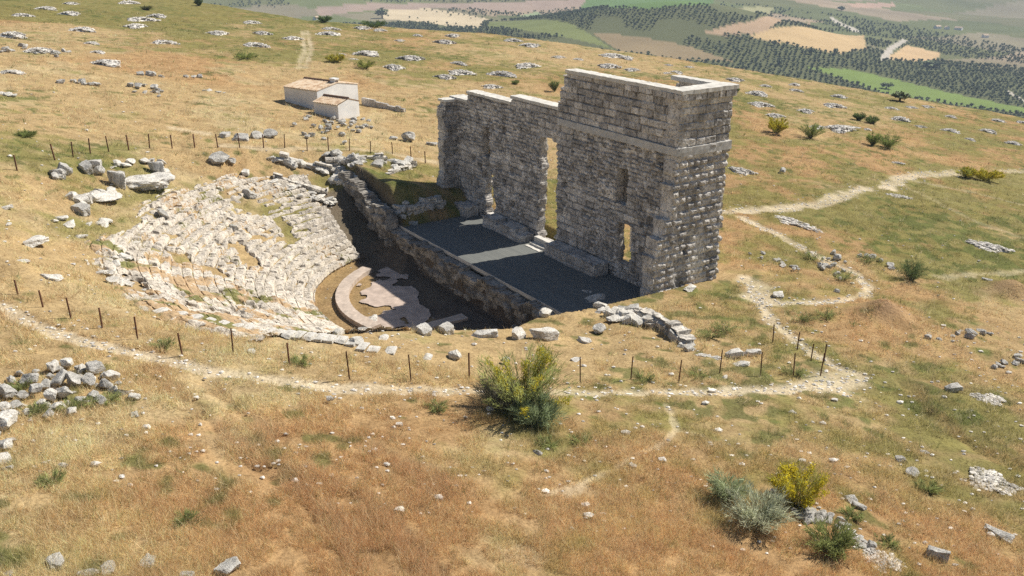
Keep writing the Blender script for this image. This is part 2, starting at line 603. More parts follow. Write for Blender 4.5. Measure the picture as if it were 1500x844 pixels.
def valley_color(x, y):
    wx = x + 40 * (fbm(x, y, 160, 2, 33) - .5)
    wy = y + 40 * (fbm(x, y, 160, 2, 34) - .5)
    r = np.hypot(x, y)
    ca, cb = np.floor((wx * .8 + wy * .6) / 190), np.floor((wy * .8 - wx * .6) / 130)
    k = hsh(ca, cb, 0 * ca + 3)
    pal = np.array([(.17, .175, .075), (.20, .19, .095), (.33, .265, .18), (.15, .165, .07), (.40, .31, .21), (.18, .2, .08), (.27, .235, .15)])
    c = pal[(k * 6.99).astype(int)]
    near = c3((.13, .138, .065)) * np.ones((len(x), 1))
    c = mix(near, c, sst(1000, 1250, r))
    c = c * (.8 + .4 * fbm(x, y, 60, 4, 35))[:, None]
    fm = np.zeros(len(x))
    for pl, col in FPOLY:
        lo, hi = pl.min(0), pl.max(0)
        ii = np.where((x > lo[0]) & (x < hi[0]) & (y > lo[1]) & (y < hi[1]))[0]
        if len(ii):
            q = ii[in_poly(x[ii], y[ii], pl)]
            c[q] = col[None] * (.85 + .3 * fbm(x[q], y[q], 25, 3, 36))[:, None]
            fm[q] = 1
    return c, fm


# ------------------------------------------------------------------ the ground: one sheet
TH = np.concatenate([np.radians(np.linspace(-180, -46, 60)), np.radians(np.linspace(-45, 45, 760)), np.radians(np.linspace(46, 180, 60))])[:-1]
RR = np.concatenate([[0.5, 4, 9, 14, 17], np.geomspace(19, 260, 620), 1 / np.linspace(1 / 262, 1 / 2400, 330), np.geomspace(2450, 6000, 40)])
tt, rr = np.meshgrid(TH, RR)
gx, gy = (np.sin(tt) * rr).ravel(), (np.cos(tt) * rr).ravel()
gr = rr.ravel()


def ground_z(x, y):
    z = h0(x, y)
    r = np.hypot(x, y)
    s, d = sd_of(x, y)
    rc = np.hypot(s - SCN, d - DCN)
    k = sst(9, 12, rc) * (1 - rect_in(s, d, -1, 23, -1.5, 8, .5)) * (1 - sst(250, 400, r))
    z = z + k * ((fbm(x, y, 6, 3, 41) - .5) * .35 + (fbm(x, y, 1.0, 3, 42) - .5) * .16)
    m = r < 300
    pm = np.zeros_like(z)
    pm[m] = path_mask(x[m], y[m])
    z = z - .10 * pm * k
    return z, pm


gz, g_path = ground_z(gx, gy)
gcol, g_green = soil_color(gx, gy)
rt = rut_mask(gx, gy)
gcol = mix(gcol, c3((.27, .16, .08)), rt * .3)
gz = gz - .12 * rt * (g_path < .2)
gcol = mix(gcol, c3((.62, .52, .365)) * (.85 + .3 * fbm(gx, gy, .7, 2, 66))[:, None], g_path)
s_, d_ = sd_of(gx, gy)
rc_ = np.hypot(s_ - SCN, d_ - DCN)
# bare earth in the theatre, with shadow tone painted into its stage half
bare = (1 - sst(10.5, 12.5, rc_)) * sst(6, 7, d_)
gcol = mix(gcol, c3((.36, .235, .12)), bare * .8)
dk_shade = rect_in(s_, d_, 2, 21, 6.5, 11.0, .6) * (rc_ < 10.5)  # soil colour darkened here to deepen the stage wall's shadow
gcol = mix(gcol, c3((.13, .105, .085)) * (.75 + .5 * fbm(gx, gy, .6, 3, 67))[:, None], dk_shade)
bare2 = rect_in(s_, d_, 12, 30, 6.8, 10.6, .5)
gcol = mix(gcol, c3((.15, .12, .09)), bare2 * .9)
for mx, my, mr, mh in MOUNDS[:2]:
    gcol = mix(gcol, c3((.36, .23, .135)), np.exp(-((gx - mx) ** 2 + (gy - my) ** 2) / mr ** 2) * .8)
th_ = np.arctan2(gx, gy)
ev = sst(15, 45, gr - r_edge(th_))
vi = ev > 0
vc, vfm = valley_color(gx[vi], gy[vi])
gcol[vi] = mix(gcol[vi], vc, ev[vi])
nth = len(TH)
ii, jj = np.meshgrid(np.arange(len(RR) - 1), np.arange(nth), indexing='ij')
j2 = (jj + 1) % nth
fq = np.stack([ii * nth + jj, ii * nth + j2, (ii + 1) * nth + j2, (ii + 1) * nth + jj], -1).reshape(-1, 4)
cap = np.arange(nth)[None, ::-1]
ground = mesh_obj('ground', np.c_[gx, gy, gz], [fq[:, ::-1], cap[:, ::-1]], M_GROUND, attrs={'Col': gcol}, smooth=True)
tag(ground, 'dry grassy hilltop falling away to a patchwork valley', 'ground', kind='structure')

# ------------------------------------------------------------------ haze
M_HAZE = bpy.data.materials.new('haze')
M_HAZE.use_nodes = True
hn, hl = M_HAZE.node_tree.nodes, M_HAZE.node_tree.links
hn.remove(hn['Principled BSDF'])
pv = hn.new('ShaderNodeVolumePrincipled')
pv.inputs['Color'].default_value = (.66, .80, 1.0, 1)
pv.inputs['Density'].default_value = 0.0002
hl.new(pv.outputs[0], hn['Material Output'].inputs['Volume'])
zlo, zhi = float(gz.min()) - 1, max(float(gz.max()), 25) + 5
hb = 6100
hv = [(sx * hb, sy * hb, z) for z in (zlo, zhi) for sx, sy in ((-1, -1), (1, -1), (1, 1), (-1, 1))]
haze = mesh_obj('haze', hv, np.array([(0, 3, 2, 1), (4, 5, 6, 7), (0, 1, 5, 4), (1, 2, 6, 5), (2, 3, 7, 6), (3, 0, 4, 7)]), M_HAZE)
tag(haze, 'thin blue summer haze over the valley', 'haze', kind='stuff')

# ------------------------------------------------------------------ masonry


def blocks(u, v, ch, bl, seed, jw=.03, warp=.12):
    """courses of stones: returns random 0..1 per stone, joint 0..1 (1 inside), second random"""
    uw = u + warp * bl * (fbm(u, v, bl * 1.7, 2, seed + 5) - .5) * 2
    vw = v + warp * ch * (fbm(u, v, ch * 5, 2, seed + 6) - .5) * 2.5
    row = np.floor(vw / ch)
    off = hsh(row, 0 * row + seed) * bl
    bl2 = bl * (.75 + .6 * hsh(row, 0 * row + seed + 1))
    uu = (uw + off) / bl2
    cl = np.floor(uu)
    # vary joint position
    j0 = .35 * (hsh(row, cl, 0 * row + seed + 2) - .5)
    j1 = .35 * (hsh(row, cl + 1, 0 * row + seed + 2) - .5)
    fu = uu - cl
    left = fu < j0
    right = fu > 1 + j1
    cl2 = np.where(left, cl - 1, np.where(right, cl + 1, cl))
    du = np.minimum(np.abs(fu - j0), np.abs(1 + j1 - fu)) * bl2
    fv = vw / ch - row
    dv = np.minimum(fv, 1 - fv) * ch
    return hsh(row, cl2, 0 * row + seed + 3), sst(0, jw, np.minimum(du, dv)), hsh(row, cl2, 0 * row + seed + 4), np.minimum(du, dv)


def slab(name, frame, u0, u1, v0, v1, thick, mask, dispf, dispb, mat, parent, cell=.075, depth_n=7, zc=None):
    """a thick masonry wall with a rough front and back, openings and a broken outline.
    frame(u, v, w) -> world; w = 0 front, -thick back."""
    nu, nv = max(2, int((u1 - u0) / cell)), max(2, int((v1 - v0) / cell))
    ua, va = np.linspace(u0, u1, nu + 1), np.linspace(v0, v1, nv + 1)
    U_, V_ = np.meshgrid(ua, va, indexing='ij')
    uc, vc_ = np.meshgrid((ua[:-1] + ua[1:]) / 2, (va[:-1] + va[1:]) / 2, indexing='ij')
    M = mask(uc, vc_)
    df, tf = dispf(U_.ravel(), V_.ravel())
    db, tb = dispb(U_.ravel(), V_.ravel())
    nV = U_.size
    Vf = frame(U_.ravel(), V_.ravel(), df)
    Vb = frame(U_.ravel(), V_.ravel(), -thick - db)
    idx = np.arange(nV).reshape(U_.shape)
    a, b, c, d = idx[:-1, :-1][M], idx[1:, :-1][M], idx[1:, 1:][M], idx[:-1, 1:][M]
    faces = [np.stack([a, b, c, d], -1), np.stack([d, c, b, a], -1) + nV]
    Mp = np.pad(M, 1)
    segs = []
    for (di, dj, e0, e1) in ((-1, 0, (0, 1), (0, 0)), (1, 0, (1, 0), (1, 1)), (0, -1, (0, 0), (1, 0)), (0, 1, (1, 1), (0, 1))):
        nb = Mp[1 + di:Mp.shape[0] - 1 + di, 1 + dj:Mp.shape[1] - 1 + dj]
        i_, j_ = np.where(M & ~nb)
        segs.append(np.stack([idx[i_ + e0[0], j_ + e0[1]], idx[i_ + e1[0], j_ + e1[1]]], -1))
    segs = np.concatenate(segs)
    used = np.unique(segs)
    mp = {int(k): i for i, k in enumerate(used)}
    K = depth_n
    ex, et = [], []
    for k in range(1, K):
        f = k / K
        p_ = Vf[used] * (1 - f) + Vb[used] * f
        q = np.c_[vn3(p_ * 2.6, 11), vn3(p_ * 2.6 + 50, 12), vn3(p_ * 2.6 + 90, 13)] - .5
        ex.append(p_ + q * .16)
        et.append(.35 + .5 * vn3(p_ * 1.9, 14))
    base = 2 * nV
    m0 = np.array([mp[int(k)] for k in segs[:, 0]])
    m1 = np.array([mp[int(k)] for k in segs[:, 1]])
    nu_ = len(used)
    lay = [(segs[:, 0], segs[:, 1])] + [(base + k * nu_ + m0, base + k * nu_ + m1) for k in range(K - 1)] + [(segs[:, 0] + nV, segs[:, 1] + nV)]
    for (p0, p1), (q0, q1) in zip(lay[:-1], lay[1:]):
        faces.append(np.stack([p1, p0, q0, q1], -1))
    V = np.concatenate([Vf, Vb] + ex)
    T = np.concatenate([tf, tb] + et)
    # drop unused vertices
    fa = np.concatenate(faces)
    us = np.unique(fa)
    rm = np.full(len(V), -1)
    rm[us] = np.arange(len(us))
    return mesh_obj(name, V[us], rm[fa], mat, parent, {'tone': T[us]})


def box_local(name, s0, s1, d0, d1, z0, z1, mat, parent=None, rough=.0, cell=.25, bev=.02):
    """a block with slightly worn surfaces, in theatre coordinates"""
    L = [max(1, int((b - a) / cell)) for a, b in ((s0, s1), (d0, d1), (z0, z1))]
    V, Fc = [], []
    def face(o, e1, e2, n1, n2):
        i0 = len(V)
        for i in range(n1 + 1):
            for j in range(n2 + 1):
                V.append(np.array(o) + np.array(e1) * i / n1 + np.array(e2) * j / n2)
        for i in range(n1):
            for j in range(n2):
                q = i0 + i * (n2 + 1) + j
                Fc.append((q, q + n2 + 1, q + n2 + 2, q + 1))
    ds, dd, dz = s1 - s0, d1 - d0, z1 - z0
    face((s0, d0, z0), (0, dd, 0), (ds, 0, 0), L[1], L[0])
    face((s0, d0, z1), (ds, 0, 0), (0, dd, 0), L[0], L[1])
    face((s0, d0, z0), (ds, 0, 0), (0, 0, dz), L[0], L[2])
    face((s0, d1, z0), (0, 0, dz), (ds, 0, 0), L[2], L[0])
    face((s0, d0, z0), (0, 0, dz), (0, dd, 0), L[2], L[1])
    face((s1, d0, z0), (0, dd, 0), (0, 0, dz), L[1], L[2])
    V = np.array(V)
    if rough:
        key = np.round(V * 200)
        j = np.c_[hsh(*key.T, 0 * key[:, 0] + 1), hsh(*key.T, 0 * key[:, 0] + 2), hsh(*key.T, 0 * key[:, 0] + 3)] - .5
        V = V + j * rough
    V = W(V[:, 0], V[:, 1], V[:, 2])
    f = np.array(Fc)[:, ::-1]
    return mesh_obj(name, V, f, mat, parent, {'tone': .45 + .3 * vn3(V * 1.3, 4)})


# ------------------------------------------------------------------ the stage building
ruin = empty('stage_building', W(8, 0, Z_STAGE))
tag(ruin, 'tall grey roman theatre stage wall of rough stone blocks with a doorway gap', 'ruin')
RL = np.array(ruin.location)


def rel(p_):
    return p_ - RL


def top_front(u):
    t = np.where(u < 10.6, 11.85, np.where(u < 17.4, 9.3, np.where(u < 23.6, 8.85, 8.1)))
    t = np.where((u >= 10.6) & (u < 11.7), 11.85 - 2.45 * sst(10.6, 11.7, np.floor(u / .3) * .3), t)
    return t


def m_front(u, v):
    n = (fbm(u, v, .7, 3, 21) - .5)
    m = v < top_front(u)
    m &= ~((np.abs(u - 12.72 + n * .5) < 1.0 + .1 * (v < 2)) & (v < 7.0 + n * .6) & (v > -.55))          # main doorway
    m &= ~((np.abs(u - 20.55 + n * .7) < .62 + .12 * np.sin(v * 2)) & (v < 2.95 + n * .5) & (v > -.4))
    m &= ~((np.abs(u - 4.3 + n * .25) < .72) & (v < 3.0) & (v > .25))
    m &= ~((np.abs(u - .9) < .55) & (v < 1.0 + n * .5) & (v > -.9))
    m &= ~((np.abs(np.abs(u - 12.85) - 8.1 + n * .12) < .55) & (v > 4.2) & (v < 6.6 + n * .2))
    return m


def d_front(u, v):
    a, j, t, q = blocks(u, v, .46, .78, 101, .05)
    a2, j2, t2, q2 = blocks(u, v, .27, .42, 201, .05, .3)
    big = (v > 8.65) | (fbm(u, v, 3.5, 2, 25) > .66)
    dsp = np.where(big, (a - .5) * .11 - (1 - j) * .12, (a2 - .5) * .15 - (1 - j2) * .11)
    tone = np.where(big, .27 + .5 * t - .34 * (1 - j), .2 + .6 * t2 - .28 * (1 - j2))
    dsp = dsp + (fbm(u, v, .16, 2, 26) - .5) * .07 + (fbm(u, v, 1.6, 3, 27) - .5) * .14
    # put-log holes and missing stones
    hole = (hsh(np.floor(u / .55), np.floor(v / .5), 0 * u + 77) > .965) & (v < 8.2) & (v > .5)
    dsp = dsp - hole * .28
    # worn mortar course half way up
    cse = np.exp(-((v - (4.45 + .5 * sst(9, 15, u) * 0)) / .2) ** 2) * (fbm(u, v, 1.5, 2, 28) > .42)
    tone = tone + .3 * cse
    return dsp, np.clip(tone + .12 * (fbm(u, v, 2.2, 2, 29) - .5) * 2, 0, 1)


def d_back(u, v):
    a, j, t, q = blocks(u, v, .46, .78, 301, .05)
    return (a - .5) * .1 - (1 - j) * .08 + (fbm(u, v, .2, 2, 36) - .5) * .06, .3 + .5 * t


fr_front = lambda u, v, w: rel(W(u, w, v))
slab('front_wall', fr_front, 0.0, 26.2, -1.0, 12.0, .72, m_front, d_front, d_back, M_WALL, ruin, .07)


def rust(u, v, seed, p=.12):
    """projecting rusticated courses"""
    a, j, t, q = blocks(u, v, .44, .62, seed, .10, .10)
    pil = sst(0, .16, q)
    out = (a > .18)
    return np.where(out, pil * (p * .6 + a * p), pil * .02) - .05 * (1 - j) + (fbm(u, v, .14, 2, seed + 9) - .5) * .06, .2 + .65 * t


# right wing: outer face looks along -s
def fr_wing(u, v, w):                    # u measured from d = -5.75 (rear) to the front
    return rel(W(-w, u, v))


def front_reach(v):
    return np.where(v < 2.2, 1.3, np.where(v < 3.3, 1.05, np.where(v < 4.4, .55, np.where(v < 6.5, .2, 0.0))))


def m_wing(u, v):
    fr = np.floor(v / .44)
    reach = front_reach(v) + .22 * (hsh(fr, 0 * fr + 5) - .5) * (v < 8)
    rear = -4.3 + .14 * hsh(fr, 0 * fr + 6) * (v < 8)
    hole = (np.abs(u + 1.2) < .18) & (np.abs(v - 2.2) < .28)
    return (u < reach) & (u > rear) & (v < 11.82) & ~hole


def d_wing(u, v):
    r1, t1 = rust(u, v, 401, .10)
    a, j, t, q = blocks(u, v, .46, .75, 501, .06)
    smooth_ = (a - .5) * .1 - (1 - j) * .09 + (fbm(u, v, .16, 2, 57) - .5) * .05
    flat = np.exp(-((u + 3.2 + .35 * np.sin(v)) / .8) ** 2) * sst(3.8, 1.5, v) if False else np.exp(-((u + 2.3) / .6) ** 2) * (1 - sst(2.2, 4.5, v))
    low = r1 * (1 - .75 * flat)
    d = np.where(v > 8.75, smooth_ + .03, low)
    return d, np.where(v > 8.75, .25 + .5 * t, np.clip(t1 + .12 * flat, 0, 1))


slab('side_wing', fr_wing, -4.3, 1.45, -.7, 12.0, 1.0, m_wing, d_wing, d_back, M_WALL, ruin, .06)
# toothed inner face towards the stage is the slab's own edge; rear return wall
slab('rear_wall', lambda u, v, w: rel(W(u, -4.27 - w - .6, v)), .95, 4.8, -.7, 12.0, .6,
     lambda u, v: (v < 11.8) & (u < 4.8 - .3 * hsh(np.floor(v / .44), 0 * v + 3)), d_back, d_back, M_WALL, ruin, .09)


# left wing, lower and thinner, jutting towards the stage
def m_lw(u, v):
    n = fbm(u, v, .9, 3, 44) - .5
    reach = 1.25 + .55 * (1 - sst(0, 2.5, v)) + n * .35 - .3 * sst(7.2, 8.2, v)
    return (u < reach) & (v < 7.98 + n * .06)


def d_lw(u, v):
    a, j, t, q = blocks(u, v, .4, .6, 601, .07)
    return (a - .5) * .2 - (1 - j) * .1 + (fbm(u, v, 1.2, 3, 45) - .5) * .3, .15 + .5 * t


slab('side_wing', lambda u, v, w: rel(W(25.25 - w, u, v)), -1.6, 2.2, -.7, 8.4, 1.05, m_lw, d_lw, d_back, M_WALL, ruin, .08)


def band_part(name, pts, z0, z1, out, mat, smooth_n=60, sag=.0):
    """a course following the wall in plan; pts list of (s0,s1,d0,d1)"""
    for s0, s1, d0, d1 in pts:
        o = box_local(name, s0, s1, d0, d1, z0, z1, mat, None, .035, .22)
        me = o.data
        co = np.empty(len(me.vertices) * 3, np.float32)
        me.vertices.foreach_get('co', co)
        co = co.reshape(-1, 3) - RL
        me.vertices.foreach_set('co', co.ravel().astype(np.float32))
        o.parent = ruin


band_part('string_course', [(-.14, 11.55, -.2, .12)], 8.28, 8.72, 0, M_BAND)
band_part('string_course', [(-.14, .25, -4.42, -.203)], 8.2, 8.7, 0, M_BAND)
band_part('capping', [(-.26, 10.75, -.8, .12)], 11.84, 12.06, 0, M_CONC)
band_part('capping', [(-.26, 1.05, -4.5, -.803)], 11.82, 12.06, 0, M_CONC)
band_part('capping', [(1.053, 4.8, -4.5, -3.75)], 11.8, 12.04, 0, M_CONC)
band_part('capping', [(11.5, 17.42, -.95, .08)], 9.26, 9.46, 0, M_CONC)
band_part('capping', [(17.423, 23.62, -.95, .08)], 8.8, 9.0, 0, M_CONC)
band_part('capping', [(23.63, 26.3, -1.25, .06)], 8.06, 8.26, 0, M_CONC)
band_part('capping', [(25.22, 26.3, .063, 1.15)], 7.95, 8.15, 0, M_CONC)
band_part('capping', [(25.22, 26.3, -1.65, -1.253)], 7.95, 8.15, 0, M_CONC)

# broken cornice stones under the right capping
cor = []
for k in range(9):
    dd = -4.4 + k * .5
    cor.append(box_local('cornice', -.2 - .07 * random.random(), .1, dd, dd + .44, 11.42 + .06 * random.random(), 11.815, M_WALL, None, .06, .2))
for k in range(8):
    ss = -.2 + k * .62
    cor.append(box_local('cornice', ss, ss + .55, -.1, .12 + .05 * random.random(), 11.5 + .06 * random.random(), 11.835, M_WALL, None, .05, .2))
vs, fs, ts, b0 = [], [], [], 0
for o in cor:
    me = o.data
    co = np.empty(len(me.vertices) * 3, np.float32)
    me.vertices.foreach_get('co', co)
    co = co.reshape(-1, 3) - RL
    li = np.empty(len(me.loops), np.int32)
    me.loops.foreach_get('vertex_index', li)
    vs.append(co)
    fs.append(li.reshape(-1, 4) + b0)
    ts.append(np.full(len(co), random.uniform(.2, .8)))
    b0 += len(co)
    bpy.data.objects.remove(o)
mesh_obj('cornice', np.concatenate(vs), np.concatenate(fs), M_WALL, ruin, {'tone': np.concatenate(ts)})
for s0, s1 in ((5.6, 11.2), (14.2, 19.4), (22.0, 24.9)):
    o = slab('plinth', lambda u, v, w: rel(W(u, 1.35 + w, v)), s0, s1, Z_STAGE - .1, .05, 1.25, lambda u, v: v < .03 - .25 * (fbm(u, 0 * v, .8, 2, 9) > .62),
             lambda u, v: ((blocks(u, v, .55, .9, 700, .06)[0] - .5) * .12 - (1 - blocks(u, v, .55, .9, 700, .06)[1]) * .06, .35 + .4 * blocks(u, v, .55, .9, 700, .06)[2]),
             lambda u, v: (0 * u, .4 + 0 * u), M_WALL, ruin, .1, 8)
for c_ in (4.75, 20.95):
    band_part('niche_back', [(c_ - .95, c_ + .95, -2.1, -1.8)], 3.9, 7.0, 0, M_WALL)
    band_part('niche_side', [(c_ - .95, c_ - .6, -1.797, -.80), (c_ + .6, c_ + .95, -1.797, -.80)], 3.9, 7.0, 0, M_WALL)
    band_part('niche_roof', [(c_ - .597, c_ + .597, -1.797, -.80)], 6.75, 7.0, 0, M_WALL)
band_part('door_infill', [(3.3, 5.3, -1.9, -1.4)], .95, 2.3, 0, M_WALL)
# steps up to the main doorway
for k in range(3):
    o = box_local('step', 11.85, 13.65, .05 + .42 * k + (.003 if k else 0), .05 + .42 * (k + 1), Z_STAGE - .1, -.5 - .13 * k + .25 * (k == 0) , M_CONC, None, .04, .3)
    me = o.data
    co = np.empty(len(me.vertices) * 3, np.float32)
    me.vertices.foreach_get('co', co)
    me.vertices.foreach_set('co', (co.reshape(-1, 3) - RL).ravel().astype(np.float32))
    o.parent = ruin

# ------------------------------------------------------------------ stage platform
stage = empty('stage_platform', W(12, 4, Z_STAGE))
tag(stage, 'dark boarded stage floor in shadow below the tall ruin wall', 'stage')
SL = np.array(stage.location)
m_pl, n_, l_, b_ = mat_new('stage_boards', .8)
tc = N(n_, 'ShaderNodeTexCoord')
mpn = N(n_, 'ShaderNodeMapping')
mpn.inputs['Rotation'].default_value = (0, 0, -math.atan2(WD[1], WD[0]))
l_.new(tc.outputs['Object'], mpn.inputs['Vector'])
bk = N(n_, 'ShaderNodeTexBrick')
bk.inputs['Scale'].default_value = 1.0
bk.inputs['Brick Width'].default_value = 2.4
bk.inputs['Row Height'].default_value = .22
bk.inputs['Mortar Size'].default_value = .012
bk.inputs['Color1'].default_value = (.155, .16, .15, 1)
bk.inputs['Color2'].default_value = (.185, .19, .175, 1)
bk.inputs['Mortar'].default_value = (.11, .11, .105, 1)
l_.new(mpn.outputs[0], bk.inputs['Vector'])
l_.new(bk.outputs['Color'], b_.inputs['Base Color'])
V = W([0.2, 22.6, 22.6, 0.2] * 2, [-.02, -.02, 7.0, 7.0] * 2, [Z_STAGE - .12] * 4 + [Z_STAGE] * 4) - SL
mesh_obj('floor_boards', V, np.array([(0, 3, 2, 1), (4, 5, 6, 7), (0, 1, 5, 4), (1, 2, 6, 5), (2, 3, 7, 6), (3, 0, 4, 7)])[:, ::-1], m_pl, stage)


def d_pulp(u, v):
    a, j, t, q = blocks(u, v, .5, .7, 801, .1, .35)
    return (a - .5) * .5 - (1 - j) * .14 + (fbm(u, v, 1.3, 3, 82) - .5) * .6, .2 + .6 * t


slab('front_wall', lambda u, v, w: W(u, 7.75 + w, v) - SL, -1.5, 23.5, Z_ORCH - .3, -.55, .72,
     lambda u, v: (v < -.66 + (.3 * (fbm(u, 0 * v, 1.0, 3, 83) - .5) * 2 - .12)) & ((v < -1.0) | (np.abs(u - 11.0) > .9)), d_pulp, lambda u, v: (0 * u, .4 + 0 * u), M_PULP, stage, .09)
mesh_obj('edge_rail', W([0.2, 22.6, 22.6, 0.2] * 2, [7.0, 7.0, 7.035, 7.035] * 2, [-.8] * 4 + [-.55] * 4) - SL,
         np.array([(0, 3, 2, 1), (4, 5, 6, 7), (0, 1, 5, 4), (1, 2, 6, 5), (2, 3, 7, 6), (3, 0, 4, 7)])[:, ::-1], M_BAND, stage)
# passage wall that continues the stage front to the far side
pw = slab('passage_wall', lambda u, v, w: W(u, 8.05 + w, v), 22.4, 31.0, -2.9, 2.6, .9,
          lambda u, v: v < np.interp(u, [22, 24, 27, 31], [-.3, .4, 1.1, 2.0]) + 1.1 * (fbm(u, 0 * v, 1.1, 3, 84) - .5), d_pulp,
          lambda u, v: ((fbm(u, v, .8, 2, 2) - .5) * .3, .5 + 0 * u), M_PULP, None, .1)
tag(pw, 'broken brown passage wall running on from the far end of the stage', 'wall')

# ------------------------------------------------------------------ orchestra
orch = empty('orchestra_floor', W(SCN, 10, Z_ORCH))
tag(orch, 'pinkish orchestra paving half in shadow with a curved brick kerb', 'paving')
OL = np.array(orch.location)


def ring(name, r0, r1, p0, p1, z0, z1, mat, rough=.03, nr=4, nph=60, parent=orch, off=OL):
    ph = np.radians(np.linspace(p0, p1, nph))
    V, Fc = [], []
    prof = [(r0, z0)] + [(r0 + (r1 - r0) * k / nr, z1) for k in range(nr + 1)] + [(r1, z0)]
    for i, a in enumerate(ph):
        for (r, z) in prof:
            V.append((SCN + r * math.cos(a), DCN + r * math.sin(a), z))
    m = len(prof)
    for i in range(nph - 1):
        for j in range(m - 1):
            Fc.append((i * m + j, i * m + j + 1, (i + 1) * m + j + 1, (i + 1) * m + j))
    V = np.array(V)
    j = np.c_[hsh(*np.round(V * 99).T, 1 + 0 * V[:, 0]), hsh(*np.round(V * 99).T, 2 + 0 * V[:, 0]), hsh(*np.round(V * 99).T, 3 + 0 * V[:, 0])] - .5
    V = V + j * rough
    caps = [np.array([list(range(m))]), np.array([list(range((nph - 1) * m, nph * m))[::-1]])]
    return mesh_obj(name, W(V[:, 0], V[:, 1], V[:, 2]) - off, [np.array(Fc)] + caps, mat, parent)


ring('brick_kerb', 8.1, 9.0, 28, 107, Z_ORCH - .2, Z_ORCH + .26, M_BRICK)
# paving disc, irregular inner patch of bare soil near the kerb
na, nr_ = 300, 150
pa, pr = np.meshgrid(np.radians(np.linspace(2, 178, na)), np.linspace(.2, 7.9, nr_), indexing='ij')
ps, pd = SCN + pr * np.cos(pa), DCN + pr * np.sin(pa)
pz = Z_ORCH + .02 + .06 * (fbm(ps, pd, 1.1, 2, 51) - .5)
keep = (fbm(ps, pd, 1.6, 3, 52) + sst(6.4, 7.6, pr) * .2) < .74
keep &= (pd + .35 * (ps - 12.5) > 10.6 + 1.2 * (fbm(ps, pd, 1.5, 3, 53) - .5)) & (pd > 8.6)  # paving kept to the sunlit part; shadowed part shows the darkened ground
ix = np.arange(na * nr_).reshape(na, nr_)
kc = keep[:-1, :-1]
fa = np.stack([ix[:-1, :-1][kc], ix[1:, :-1][kc], ix[1:, 1:][kc], ix[:-1, 1:][kc]], -1)
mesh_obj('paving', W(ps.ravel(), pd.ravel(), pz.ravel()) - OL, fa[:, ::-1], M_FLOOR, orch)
box_o = box_local('brick_strip', 8.2, 9.0, 9.5, 16.0, Z_ORCH - .1, Z_ORCH + .1, M_BRICK, None, .04, .3)
me = box_o.data
co = np.empty(len(me.vertices) * 3, np.float32)
me.vertices.foreach_get('co', co)
me.vertices.foreach_set('co', (co.reshape(-1, 3) - OL).ravel().astype(np.float32))
box_o.parent = orch

